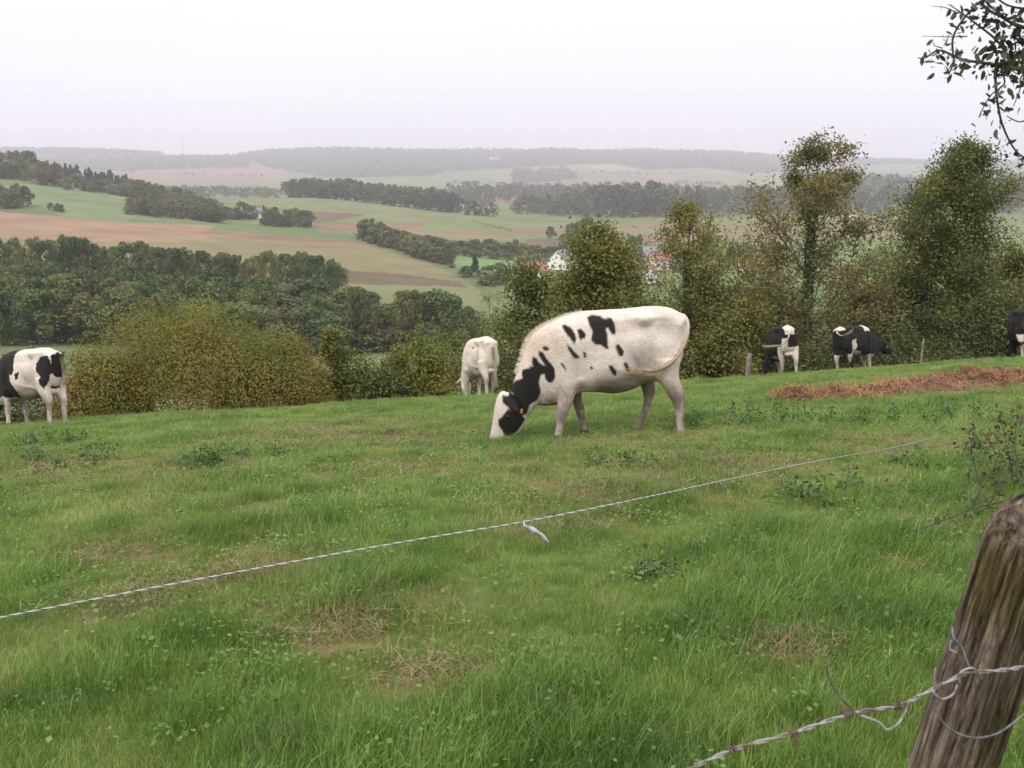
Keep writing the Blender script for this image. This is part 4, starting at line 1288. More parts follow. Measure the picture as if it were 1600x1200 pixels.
SPOTS = [
    [(725, 165), (760, 152), (810, 160), (830, 175), (870, 172), (890, 200), (897, 250), (890, 272), (865, 262), (850, 225), (835, 235), (845, 290), (852, 355), (830, 350), (800, 325), (770, 325), (745, 295), (755, 250), (735, 205)],
    [(570, 215), (600, 210), (635, 230), (650, 265), (655, 300), (645, 325), (620, 290), (590, 250)],
    [(665, 235), (690, 230), (715, 265), (710, 290), (692, 290), (685, 308), (672, 285)],
    [(600, 322), (625, 345), (655, 380), (672, 400), (672, 415), (640, 408), (612, 365)],
    [(690, 363), (712, 375), (716, 405), (702, 407)],
    [(893, 333), (915, 326), (940, 370), (937, 400), (915, 397), (896, 365)],
    [(848, 448), (870, 448), (897, 490), (897, 517), (870, 507), (853, 475)],
    [(938, 438), (962, 438), (980, 480), (974, 500), (953, 480)],
    [(555, 435), (572, 438), (592, 470), (600, 497), (574, 465)],
    [(736, 456), (754, 463), (758, 482), (742, 480)],
    [(450, 345), (475, 338), (495, 355), (490, 370), (465, 368)],
    [(330, 485), (370, 478), (375, 460), (395, 470), (385, 440), (392, 400), (415, 412), (430, 440), (470, 460), (455, 435), (428, 395), (432, 370), (460, 378), (480, 420), (505, 445), (525, 480), (528, 530), (510, 560), (490, 567), (470, 545), (460, 510), (440, 520), (430, 560), (438, 620), (435, 650), (410, 690), (370, 715), (345, 775), (300, 785), (262, 765), (240, 722), (200, 690), (197, 650), (215, 650), (240, 655), (250, 600), (285, 560), (330, 540), (325, 510)],
    [(170, 800), (200, 770), (235, 735), (280, 760), (330, 785), (340, 800), (300, 870), (250, 910), (205, 912), (195, 870), (175, 840)]]


def paint_main(co):
    X, Y = sketch(co)
    jx_ = X + 3 * fbm(co, 81, 9, 2); jy_ = Y + 3 * fbm(co, 82, 9, 2)
    c = np.tile(WHT, (len(co), 1))
    tan = np.clip(np.exp(-((X - 430) / 120) ** 2 - ((Y - 330) / 130) ** 2) * .55, 0, 1)[:, None]
    c = c * (1 - tan) + np.array([0.66, 0.50, 0.38]) * tan
    c = dirt_and_shade(co, c)
    m = np.zeros(len(co))
    for ox, oy in ((0, 0), (4, 1), (-4, 1), (1, 4), (-1, -4), (3, -3), (-3, 3), (3, 3), (-3, -3)):
        k = np.zeros(len(co), bool)
        for sp in SPOTS: k |= inpoly(jx_ + ox, jy_ + oy, sp)
        m += k / 9.0
    c = c * (1 - m[:, None]) + BLK * m[:, None]
    mz = (sstep(Y, 925, 955) * (1 - sstep(X, 150, 215)))[:, None] * (X < 300)[:, None]
    c = c * (1 - mz) + PINK * mz
    return c


main_loc = gpd(960, 10.98)
pz = main_loc
TAIL_SIDE = [K(1316, 178, 0), K(1345, 215, -.03), K(1340, 290, -.10), K(1300, 370, -.21), K(1240, 435, -.275), K(1160, 480, -.30), K(1080, 492, -.315), K(1000, 482, -.32)]
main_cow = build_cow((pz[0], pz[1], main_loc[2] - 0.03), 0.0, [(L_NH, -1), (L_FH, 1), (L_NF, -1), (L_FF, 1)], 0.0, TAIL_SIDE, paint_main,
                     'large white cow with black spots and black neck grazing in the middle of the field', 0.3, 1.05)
# pale hair standing up along the neck ridge
rng = np.random.default_rng(17)
ridge = spline([K(700, 138), K(610, 156), K(535, 185), K(465, 220), K(395, 268), K(348, 335), K(320, 430), K(288, 525)], 200)
nn = 1500
k = rng.integers(0, 198, nn)
st = ridge[k] + np.stack([rng.normal(0, .006, nn), rng.normal(0, .03, nn), rng.normal(0, .006, nn)], 1)
tt = ridge[k + 1] - ridge[k]; tt /= np.linalg.norm(tt, axis=1)[:, None]
nv = np.stack([tt[:, 2], 0 * nn + np.zeros(nn), -tt[:, 0]], 1)
nv = np.where((nv[:, 2] < 0)[:, None], -nv, nv)
ln = np.interp(k, [0, 60, 120, 199], [.012, .018, .028, .034])
en = st + nv * (ln * rng.uniform(.5, 1.2, nn))[:, None] + rng.normal(0, .006, (nn, 3)) - tt * -.004
sd_ = np.cross(nv, rng.normal(size=(nn, 3))); sd_ /= np.linalg.norm(sd_, axis=1)[:, None]; sd_ *= .0028
st = st - nv * .012
obj('neck_hair', make_mesh('neck_hair', np.stack([st - sd_, st + sd_, en], 1).reshape(-1, 3), np.arange(nn * 3).reshape(-1, 3), [m_hair]), main_cow)


def paint_left(co):
    X, Y = sketch(co)
    y = co[:, 1]
    jx_ = X + 9 * fbm(co, 83, 6, 2); jy_ = Y + 9 * fbm(co, 84, 6, 2)
    c = dirt_and_shade(co, np.tile(WHT, (len(co), 1)), .9)
    k = inpoly(jx_, jy_, [(830, 100), (840, 200), (865, 330), (855, 400), (810, 390), (835, 470), (885, 560), (885, 610), (820, 625), (500, 625), (300, 900), (100, 900), (100, 100)])
    k |= inpoly(jx_, jy_, [(890, 370), (945, 360), (950, 430), (920, 455), (892, 430)])
    k |= inpoly(jx_, jy_, [(1150, 270), (1195, 205), (1250, 190), (1300, 200), (1345, 330), (1310, 400), (1270, 540), (1215, 430), (1165, 340)])
    k |= (X > 1322) & (Y < 420)
    c[k] = BLK
    return c


def paint_white(co):
    X, Y = sketch(co)
    c = dirt_and_shade(co, np.tile(WHT, (len(co), 1)), .7)
    k = inpoly(X, Y, [(930, 250), (955, 240), (960, 270), (940, 285)]) | inpoly(X, Y, [(850, 300), (870, 300), (872, 345), (852, 340)])
    c[k] = BLK
    an = (np.exp(-((co[:, 1]) / .035) ** 2) * sstep(X, 1315, 1330) * sstep(Y, 240, 275) * (1 - sstep(Y, 330, 480)))[:, None] * .8
    return c * (1 - an) + np.array([0.20, 0.10, 0.07]) * an


def paint_black(kind):
    def f(co):
        X, Y = sketch(co); y = co[:, 1]
        jx_ = X + 14 * fbm(co, 85 + kind, 4, 2); jy_ = Y + 14 * fbm(co, 87 + kind, 4, 2)
        W_ = dirt_and_shade(co, np.tile(WHT, (len(co), 1)), .8)
        k = np.ones(len(co), bool)                         # black by default
        if kind == 0:
            k &= ~((jy_ < 260) & (jx_ > 1210) & (np.abs(y + .02) < .12))
            k &= ~((jy_ > 455) & (jx_ > 1080))
            k &= ~((jy_ > 600) & (jx_ > 700))
            k &= ~((jy_ > 330) & (jx_ > 1250) & (y < -.08))
            k &= ~((jy_ > 680) & (jx_ < 760) & (y > -.02) & (jx_ > 400))
            k |= (jx_ > 1330) & (jy_ > 300) & (jy_ < 380) & (y > 0)
        elif kind == 1:
            k &= ~((jy_ < 190) & (jx_ > 1215))
            k &= ~((jy_ < 240) & (jx_ > 560) & (jx_ < 760))
            k &= ~(inpoly(jx_, jy_, [(1020, 360), (1080, 380), (1120, 520), (1160, 640), (1080, 700), (900, 690), (880, 600), (1000, 540)]))
            k &= ~((jy_ > 600) & (jx_ > 1150) & (np.abs(y) > .03))
            k &= ~((jy_ > 640) & (jx_ < 760) & (jx_ > 450))
            k &= ~(inpoly(X, Y, [(140, 690), (215, 690), (200, 790), (150, 790)]))
        else:
            k &= ~((jy_ > 520) & (jx_ > 1230) & (y < .0) & (jy_ < 640))
            k &= ~((jy_ > 690) & (jx_ > 1150))
        tail = (X > 1345)
        c = W_.copy(); c[k] = BLK
        if kind == 2:
            br = (sstep(X, 1300, 1335) * sstep(Y, 250, 420))[:, None] * .8
            c = np.where(k[:, None], c * (1 - br) + np.array([.10, .065, .04]) * br, c)
        if kind < 2:
            c[tail & (co[:, 1] ** 2 > .0016)] = np.array([.55, .42, .32])
        return c
    return f


def feet(px, py, d):
    g_ = gpd(px, d)
    return (g_[0], g_[1], g_[2] - .03)


def off_feet(px, d, yaw, back=0.55):
    """root position so that the hind feet stand at image column px"""
    g_ = gpd(px, d)
    hx, hy = math.cos(yaw), math.sin(yaw)          # +x of the cow = rear
    x, y = g_[0] - hx * back, g_[1] - hy * back
    return (x, y, gz(x, y) - .02)


STAND = [(S_H, -1), ([(r[0], r[1] + (30 if r[0] > 600 else 0), r[2] + (30 if r[0] > 600 else 0), r[3]) for r in S_H], 1), (S_F, -1), (S_F, 1)]
STEP = [(S_H, -1), (L_FH, 1), (L_NF, -1), (S_F, 1)]
STEP2 = [(L_FH, -1), (S_H, 1), (S_F, -1), (L_NF, 1)]
hang = lambda s: [K(1316, 180, 0), K(1342, 215, s * .01), K(1350, 300, s * .02), K(1348, 420, s * .03), K(1345, 560, s * .04), K(1342, 660, s * .05), K(1338, 740, s * .055)]
yaw = -R_(28)
build_cow(off_feet(84, 17.0, yaw), yaw, [(S_H, -1), (L_NH, 1), (S_F, -1), (L_FF, 1)], 0.0, [K(1316, 180, 0), K(1345, 205, .03), K(1352, 260, .06), K(1350, 340, .08), K(1345, 420, .09), K(1340, 470, .09)], paint_left,
          'black and white cow seen half from behind at the left edge of the picture', 0.8, 1.0, 0, .014)
yaw = -R_(66)
build_cow(off_feet(768, 21.6, yaw), yaw, STEP, 0.0, hang(1), paint_white, 'almost all-white thin cow grazing with its rump to us, behind the spotted cow\'s head', 0.8, 1.0, -.5, .014, .13, .84)
yaw = -R_(84)
build_cow(off_feet(1236, 25.4, yaw), yaw, STEP2, 0.0, [K(1316, 180, 0), K(1350, 230, -.03), K(1362, 330, -.10), K(1362, 400, -.22), K(1350, 425, -.38), K(1335, 425, -.55), K(1320, 420, -.68)], paint_black(0),
          'black cow with white hind legs swinging its tail out to the left', 0.8, 1.0, 0, .015)
yaw = -R_(146)
build_cow(off_feet(1318, 28.3, yaw), yaw, STEP, 0.62, [K(1316, 180, 0), K(1350, 210, .05), K(1352, 265, .14), K(1335, 275, .26), K(1310, 250, .38), K(1290, 215, .46)], paint_black(1),
          'black cow with its head lowered to the right and tail swished over its back', 0.8, 1.0, 0, .015)
yaw = -R_(104)
build_cow(off_feet(1606, 26.8, yaw), yaw, STEP, 0.0, hang(1), paint_black(2), 'dark brown-black cow cut off by the right edge of the picture', 0.8, 1.03, 0, .015)


# ------------------------------------------------------------------ rope with its plastic strip
m_rope = bpy.data.materials.new('rope_cord'); m_rope.use_nodes = True
pw = plain('rope_white', (0.40, 0.385, 0.39), 0.6, 0, 0.1, 40)
pk = plain('rope_dark', (0.05, 0.045, 0.05), 0.6, 0, 0.2, 40)
ra, rb = P3(-330, 1046, 2.25), P3(1640, 668, 4.55)
n_ = 1400
tt = np.linspace(0, 1, n_)
ctl = [P3(-330, 1030, 2.2), P3(0, 965, 2.55), P3(300, 907, 2.78), P3(600, 852, 3.02), P3(820, 815, 3.2), P3(1000, 779, 3.45), P3(1200, 736, 4.4), P3(1300, 716, 5.3), P3(1400, 698.5, 6.8), gp(1470, 689) + np.array([0, 0, .05])]
cl = spline(ctl, n_)
T_, A_, B_ = frames(cl)
s_len = np.concatenate([[0], np.cumsum(np.linalg.norm(np.diff(cl, axis=0), axis=1))])
mb = MB()
for k in range(4):
    ph = s_len * 2 * math.pi / 0.040 + k * math.pi / 2
    pth = cl + 0.0013 * (np.cos(ph)[:, None] * A_ + np.sin(ph)[:, None] * B_)
    V, Fc = tube(pth, 0.0014, 5)
    mb.add(V, Fc, 1 if k == 0 else 0)
rope = obj('fence_rope', mb.mesh('fence_rope', [pw, pk], True))
tag(rope, 'white and black twisted fence rope stretched across the field', 'rope')
m_strip = plain('grey_plastic', (0.42, 0.42, 0.45), 0.4, 0, 0.2, 30, 0.3)
sp = spline([P3(818, 814, 3.19), P3(820, 822, 3.18), P3(832, 828, 3.18), P3(845, 836, 3.17), P3(858, 848, 3.17)], 30)
wv = np.interp(np.linspace(0, 1, 30), [0, .15, .5, .85, 1], [.004, .006, .011, .009, .001])
side = np.array([0.35, -.2, .85])
V = []
for i, p in enumerate(sp):
    tw = math.sin(i * .55) * .5
    sv = (side * math.cos(tw) + np.array([0, 1, 0]) * math.sin(tw)) * wv[i]
    V += [p - sv, p + sv + np.array([0, .002, 0]), p + sv * .9 + np.array([0, .006, 0]), p - sv * .9 + np.array([0, .004, 0])]
Fc = []
for i in range(29):
    for j in range(4):
        k = (j + 1) % 4
        Fc.append((i * 4 + j, i * 4 + k, i * 4 + 4 + k, i * 4 + 4 + j))
tag(obj('plastic_strip', make_mesh('plastic_strip', V, Fc, [m_strip], True)), 'grey plastic strip fluttering from the rope in the middle of the field', 'plastic strip')

# ------------------------------------------------------------------ wooden post and barbed wire
pa, pb = P3(1487, 1200, 1.45), P3(1622, 782, 1.50)
ax = (pb - pa) / np.linalg.norm(pb - pa)
foot = pa - ax * ((pa[2] + 2.15) / ax[2])
plen = np.linalg.norm(pb - foot)
nr, ns = 260, 120
tt = np.linspace(0, 1, nr); th = np.linspace(0, 2 * math.pi, ns, endpoint=False)
TT, TH = np.meshgrid(tt, th, indexing='ij')
q3 = np.stack([np.cos(TH), np.sin(TH), TT * plen * 0.55], -1)
gro = fbm(np.stack([np.cos(TH) * 3.0, np.sin(TH) * 3.0, TT * 1.2], -1), 401, 0.55, 4)
fine = fbm(np.stack([np.cos(TH) * 9, np.sin(TH) * 9, TT * 5], -1), 402, 0.6, 3)
crack = -np.exp(-(np.abs(np.sin(TH * 2.5 + 0.5 * np.sin(TT * 6) + 0.4)) / 0.07) ** 2) * (0.6 + 0.4 * np.sin(TT * 19 + TH * 2)) * 0.015
crack += -np.exp(-(np.abs(np.sin(TH * 4.0 + 0.6 * np.sin(TT * 9 + 1) + 1.4)) / 0.10) ** 2) * (np.sin(TT * 13 + TH) > 0) * 0.010
RR = 0.0595 + 0.0035 * gro + 0.0018 * fine + crack
RR *= np.where(TT > .955, np.sqrt(np.maximum(0.0, 1 - ((TT - .955) / .046) ** 2)) * .9 + .1 * (TT < .985), 1)
top_cut = TT * plen - 0.035 * sstep(TT, .93, 1) * (np.cos(TH - 2.2)) - 0.012 * np.abs(fine) * sstep(TT, .95, 1)
V = np.stack([RR * np.cos(TH), RR * np.sin(TH), top_cut], -1).reshape(-1, 3)
Fc = []
for i in range(nr - 1):
    for j in range(ns):
        k = (j + 1) % ns
        Fc.append((i * ns + j, i * ns + k, (i + 1) * ns + k, (i + 1) * ns + j))
Fc.append(tuple((nr - 1) * ns + j for j in range(ns)))
m_post, t, b = mat('weathered_post')
N, L = t.nodes, t.links
co = N.new('ShaderNodeTexCoord')
mp_ = N.new('ShaderNodeMapping'); mp_.inputs['Scale'].default_value = (1, 1, 0.085)
L.new(co.outputs['Object'], mp_.inputs[0])
g1 = N.new('ShaderNodeTexNoise'); g1.inputs['Scale'].default_value = 95; g1.inputs['Detail'].default_value = 10; g1.inputs['Roughness'].default_value = 0.78; g1.inputs['Distortion'].default_value = 0.6
L.new(mp_.outputs[0], g1.inputs['Vector'])
r1 = N.new('ShaderNodeValToRGB')
el = r1.color_ramp.elements
el[0].position = .40; el[0].color = (0.018, 0.014, 0.010, 1); el[1].position = .66; el[1].color = (0.38, 0.31, 0.25, 1)
q = el.new(.48); q.color = (0.10, 0.076, 0.056, 1)
q = el.new(.56); q.color = (0.21, 0.160, 0.118, 1)
L.new(g1.outputs[0], r1.inputs[0])
g2 = N.new('ShaderNodeTexNoise'); g2.inputs['Scale'].default_value = 9; g2.inputs['Detail'].default_value = 5
mp2 = N.new('ShaderNodeMapping'); mp2.inputs['Scale'].default_value = (1, 1, .4)
L.new(co.outputs['Object'], mp2.inputs[0]); L.new(mp2.outputs[0], g2.inputs['Vector'])
r2 = N.new('ShaderNodeValToRGB'); r2.color_ramp.elements[0].position = .46; r2.color_ramp.elements[1].position = .60
L.new(g2.outputs[0], r2.inputs[0])
mxc = N.new('ShaderNodeMix'); mxc.data_type = 'RGBA'; mxc.blend_type = 'MIX'
alg = N.new('ShaderNodeMix'); alg.data_type = 'RGBA'; alg.blend_type = 'MULTIPLY'; alg.inputs['Factor'].default_value = 1
alg.inputs[7].default_value = (0.55, 0.56, 0.30, 1)
L.new(r1.outputs[0], alg.inputs[6])
L.new(r2.outputs[0], mxc.inputs['Factor']); L.new(r1.outputs[0], mxc.inputs[6]); L.new(alg.outputs[2], mxc.inputs[7])
L.new(mxc.outputs[2], b.inputs['Base Color'])
b.inputs['Roughness'].default_value = .95
b.inputs['Specular IOR Level'].default_value = .15
bp = N.new('ShaderNodeBump'); bp.inputs['Strength'].default_value = 1.0; bp.inputs['Distance'].default_value = .010
L.new(g1.outputs[0], bp.inputs['Height']); L.new(bp.outputs[0], b.inputs['Normal'])
post = obj('fence_post', make_mesh('fence_post', V, Fc, [m_post], True), None, foot)
post.rotation_euler = Vector(ax).to_track_quat('Z', 'Y').to_euler()
tag(post, 'weathered leaning wooden fence post in the lower right corner', 'post')

m_wire = plain('galvanised_wire', (0.30, 0.27, 0.27), 0.6, 0.15, 0.45, 55)
_r = [n_ for n_ in m_wire.node_tree.nodes if n_.type == 'VALTORGB'][0].color_ramp.elements
_r[0].position = .40; _r[0].color = (0.13, 0.085, 0.07, 1); _r[1].position = .54; _r[1].color = (0.27, 0.258, 0.262, 1)
m_tie = plain('dark_tie_wire', (0.15, 0.14, 0.15), 0.55, 0.4, 0.5, 60)
m_rust = plain('rusty_wire', (0.12, 0.062, 0.046), 0.8, 0.1, 0.35, 120)
WD = 1.36
wp = [P3(800, 1330, 1.20), P3(1000, 1236, 1.26), P3(1085, 1198, 1.28), P3(1150, 1170, 1.29), P3(1240, 1145, 1.31), P3(1330, 1115, 1.33), P3(1400, 1104, 1.34), P3(1440, 1086, WD), P3(1480, 1066, WD), P3(1512, 1052, WD), P3(1560, 1048, 1.365), P3(1605, 1040, 1.39), P3(1700, 1010, 1.44), P3(1900, 960, 1.6)]
cl = spline(wp, 700)
T_, A_, B_ = frames(cl)
s_len = np.concatenate([[0], np.cumsum(np.linalg.norm(np.diff(cl, axis=0), axis=1))])
wire = empty('barbed_wire', wp[2])
tag(wire, 'rusty twisted barbed wire tied to the leaning post', 'barbed wire')
def wobj(name, mb, m):
    me = mb.mesh(name, m, True)
    o = obj(name, me, wire)
    o.matrix_parent_inverse = Matrix.Translation(-Vector(wp[2]))
    return o
mb = MB()
for k in range(2):
    ph = s_len * 2 * math.pi / 0.062 + k * math.pi + .8 * np.sin(s_len * 23)
    mb.tube(cl + .0017 * (np.cos(ph)[:, None] * A_ + np.sin(ph)[:, None] * B_), .0016, 6)
wobj('strand', mb, [m_wire])
for px in (1145, 1240, 1325, 1402, 1468):
    i = int(np.argmin(np.abs(project(cl[:, 0], cl[:, 1], cl[:, 2])[0] - px)))
    mb = MB()
    u = np.linspace(0, 1, 40)
    c = cl[i] + T_[i] * ((u - .5) * .014)[:, None]
    mb.tube(c + .0045 * (np.cos(u * 19)[:, None] * A_[i] + np.sin(u * 19)[:, None] * B_[i]), .0013, 5)
    for s in (-1, 1):
        dv = A_[i] * math.cos(px + s) + B_[i] * math.sin(px * 1.3 + s)
        dv = dv / np.linalg.norm(dv) * s
        mb.tube([cl[i], cl[i] + dv * .009 + T_[i] * .001 * s, cl[i] + dv * .019 + T_[i] * .004 * s], [.0016, .0014, .0005], 5)
    wobj('barb', mb, [m_rust])
mb = MB()
mb.tube(spline([P3(1290, 1038, 1.30), P3(1295, 1058, 1.31), P3(1306, 1080, 1.32), P3(1322, 1098, 1.325), P3(1336, 1113, 1.33), P3(1348, 1118, 1.33)], 30), np.linspace(.0013, .0018, 30), 6)
wobj('loose_end', mb, [m_tie])
mb = MB()
mb.tube(spline([P3(1345, 1118, 1.325), P3(1372, 1128, 1.325), P3(1386, 1140, 1.325), P3(1402, 1132, 1.325), P3(1413, 1116, 1.335), P3(1420, 1098, 1.34)], 30), .0018, 6)
mb.tube(spline([P3(1455, 1078, 1.35), P3(1470, 1092, 1.345), P3(1488, 1086, 1.345), P3(1496, 1070, 1.35)], 20), .0018, 6)
mb.tube(spline([P3(1500, 1070, 1.35), P3(1500, 1052, 1.345), P3(1520, 1044, 1.345), P3(1534, 1060, 1.35)], 20), .0016, 6)
wobj('hook', mb, [m_wire])
mb = MB()
mb.tube(spline([P3(1488, 980, 1.39), P3(1490, 996, 1.375), P3(1503, 1012, 1.37), P3(1514, 1040, 1.36), P3(1530, 1060, 1.36)], 30), .0016, 6)
mb.tube(spline([P3(1486, 1000, 1.40), P3(1484, 1014, 1.385), P3(1496, 1020, 1.375)], 12), .0013, 6)
mb.tube(spline([P3(1462, 1044, 1.43), P3(1460, 1068, 1.37), P3(1462, 1104, 1.362), P3(1478, 1134, 1.362), P3(1515, 1152, 1.362), P3(1556, 1147, 1.365), P3(1592, 1122, 1.40), P3(1612, 1100, 1.43)], 50), .0017, 6)
wobj('tie_wire', mb, [m_tie])

# small posts at the far field edge
m_oldpost = plain('grey_post', (0.20, 0.165, 0.135), .9, 0, .3, 10, .5)
for px, d, h, r, lab in ((1438, 31.5, 1.0, .035, 'thin wooden post at the far field edge right of the two black cows'), (1168, 27.5, .75, .075, 'short stout wooden stump post left of the two black cows')):
    g = gpd(px, d)
    mb = MB()
    pth = spline([(0, 0, -.3), (.01, 0, h * .5), (.03, .01, h)], 14)
    V, Fc = tube(pth, np.interp(np.linspace(0, 1, 14), [0, .85, 1], [r, r * .9, r * .6]), 10)
    V += .006 * np.random.default_rng(int(px)).normal(size=V.shape)
    mb.add(V, Fc)
    tag(obj('fence_post', mb.mesh('fence_post', [m_oldpost], True), None, g), lab, 'post')

# ------------------------------------------------------------------ straw and manure heap
ends = [gp(1207, 626), gp(1300, 619), gp(1400, 612), gp(1500, 602), gp(1600, 598), gp(1760, 590)]
cl = spline(ends, 120)
wds = np.interp(np.linspace(0, 1, 120), [0, .1, .3, .6, .8, 1], [.15, .75, .8, 1.0, 1.2, .8])
hts = np.interp(np.linspace(0, 1, 120), [0, .08, .2, .45, .6, .8, 1], [.02, .13, .09, .13, .17, .18, .1])
V = []
nc = 40
side = np.gradient(cl[:, :2], axis=0); side /= np.linalg.norm(side, axis=1)[:, None]
perp = np.stack([-side[:, 1], side[:, 0]], 1)
for i in range(120):
    for j in range(nc):
        s = -1 + 2 * j / (nc - 1)
        wob = 1 + .25 * math.sin(i * .37) * (s > 0) + .2 * math.sin(i * .23 + 1) * (s < 0)
        x, y = cl[i, :2] + perp[i] * s * wds[i] * wob
        V.append((x, y, hts[i] * max(0, 1 - abs(s) ** 2.2)))
V = np.array(V)
lump = fbm(V[:, :2], 501, 1.3, 4)
V[:, 2] = ground(V[:, 0], V[:, 1]) + V[:, 2] * (1 + .7 * lump) + .02 * fbm(V[:, :2], 502, 6, 2) - .015
org = cl[60].copy()
qi, qj = np.meshgrid(np.arange(119), np.arange(nc - 1), indexing='ij')
q0 = (qi * nc + qj).ravel()
Fq = np.stack([q0, q0 + nc, q0 + nc + 1, q0 + 1], 1)
heap = empty('straw_heap', org)
tag(heap, 'long low heap of brown straw and manure on the right of the field', 'heap')
m_heap = plain('rotted_straw', (0.11, 0.055, 0.030), 1.0, 0, .5, 7, 1.0)
obj('mound', make_mesh('mound', V - org, Fq, [m_heap], True), heap)
rng = np.random.default_rng(55)
n = 9000
vi = rng.integers(0, len(V) - nc - 1, n)
st = V[vi] + rng.normal(0, .03, (n, 3)) * np.array([1, 1, .3]) + np.array([0, 0, .008])
dv = rng.normal(size=(n, 3)) * np.array([1, 1, .35]); dv /= np.linalg.norm(dv, axis=1)[:, None]
en = st + dv * rng.uniform(.05, .16, n)[:, None]
sv = np.cross(dv, np.array([0, 0, 1.0])); sv /= np.linalg.norm(sv, axis=1)[:, None] + 1e-9
sv *= .005
Vs = np.stack([st - sv, st + sv, en + sv, en - sv], 1).reshape(-1, 3) - org
m_straw = foliage('straw_stalk', [(0.095, 0.044, 0.022), (0.20, 0.090, 0.038), (0.30, 0.145, 0.058), (0.38, 0.215, 0.095)], 1.2, .1, .8)
so = obj('straw', make_mesh('straw', Vs, np.arange(n * 4).reshape(-1, 4), [m_straw]), heap)
so['kind'] = 'stuff'
# dark clod on the heap and cow pats
m_dung = plain('dung', (0.035, 0.027, 0.022), .8, 0, .3, 12, .6)
for px, py, r, h, lab in ((1560, 590, .17, .12, 'dark clod of dung on the top of the straw heap'), (1148, 618, .10, .03, 'dark cow pat left of the straw heap'),
                          (992, 642, .09, .025, 'cow pat under the belly of the spotted cow'), (1127, 726, .06, .02, 'small brown cow pat below the spotted cow\'s hind legs')):
    g = gp(px, py) if px != 1560 else gp(1560, 596)
    mb = MB()
    V, Fc = blob((0, 0, 0), (r * 1.2, r, h), 12)
    V = V * (1 + .25 * fbm(V, int(px), 3.0, 3))[:, None]
    mb.add(V, Fc)
    zt = .12 if px == 1560 else .03
    tag(obj('cow_pat', mb.mesh('cow_pat', [m_dung], True), None, (g[0], g[1], g[2] + zt)), lab, 'cow pat')

# ------------------------------------------------------------------ grass
m_grass, t, b = mat('grass_blade')
N, L = t.nodes, t.links
geo = N.new('ShaderNodeNewGeometry')
ad = N.new('ShaderNodeAttribute'); ad.attribute_type = 'INSTANCER'; ad.attribute_name = 'dry'
al = N.new('ShaderNodeAttribute'); al.attribute_type = 'INSTANCER'; al.attribute_name = 'lush'
def ramp_(cols):
    r = N.new('ShaderNodeValToRGB'); e_ = r.color_ramp.elements
    e_[0].position = .1; e_[0].color = cols[0] + (1,); e_[1].position = .9; e_[1].color = cols[-1] + (1,)
    for i, c in enumerate(cols[1:-1]):
        q_ = e_.new(.1 + .8 * (i + 1) / (len(cols) - 1)); q_.color = c + (1,)
    return r
nzg = N.new('ShaderNodeTexNoise'); nzg.inputs['Scale'].default_value = 1.6; nzg.inputs['Detail'].default_value = 6; nzg.inputs['Roughness'].default_value = .7
L.new(geo.outputs['Position'], nzg.inputs['Vector'])
mg = N.new('ShaderNodeMath'); mg.operation = 'MULTIPLY_ADD'; mg.inputs[1].default_value = .45
L.new(geo.outputs['Random Per Island'], mg.inputs[0])
mg2 = N.new('ShaderNodeMath'); mg2.operation = 'MULTIPLY_ADD'; mg2.inputs[1].default_value = 2.0; mg2.inputs[2].default_value = -.72
L.new(nzg.outputs[0], mg2.inputs[0]); L.new(mg2.outputs[0], mg.inputs[2])
rg = ramp_([(0.105, 0.165, 0.032), (0.185, 0.258, 0.050), (0.265, 0.330, 0.078), (0.37, 0.40, 0.15)])
L.new(mg.outputs[0], rg.inputs[0])
rl = ramp_([(0.070, 0.142, 0.024), (0.125, 0.222, 0.034), (0.195, 0.305, 0.052)])
L.new(mg.outputs[0], rl.inputs[0])
rd = ramp_([(0.17, 0.14, 0.062), (0.30, 0.24, 0.11), (0.40, 0.32, 0.165), (0.22, 0.24, 0.075)])
L.new(geo.outputs['Random Per Island'], rd.inputs[0])
m1 = N.new('ShaderNodeMix'); m1.data_type = 'RGBA'
L.new(al.outputs['Fac'], m1.inputs['Factor']); L.new(rg.outputs[0], m1.inputs[6]); L.new(rl.outputs[0], m1.inputs[7])
m2 = N.new('ShaderNodeMix'); m2.data_type = 'RGBA'
L.new(ad.outputs['Fac'], m2.inputs['Factor']); L.new(m1.outputs[2], m2.inputs[6]); L.new(rd.outputs[0], m2.inputs[7])
L.new(m2.outputs[2], b.inputs['Base Color'])
b.inputs['Roughness'].default_value = .36
b.inputs['Specular IOR Level'].default_value = .5
tr = N.new('ShaderNodeBsdfTranslucent'); L.new(m2.outputs[2], tr.inputs[0])
ms = N.new('ShaderNodeMixShader'); ms.inputs[0].default_value = .30
L.new(b.outputs[0], ms.inputs[1]); L.new(tr.outputs[0], ms.inputs[2]); L.new(ms.outputs[0], N['Material Output'].inputs['Surface'])


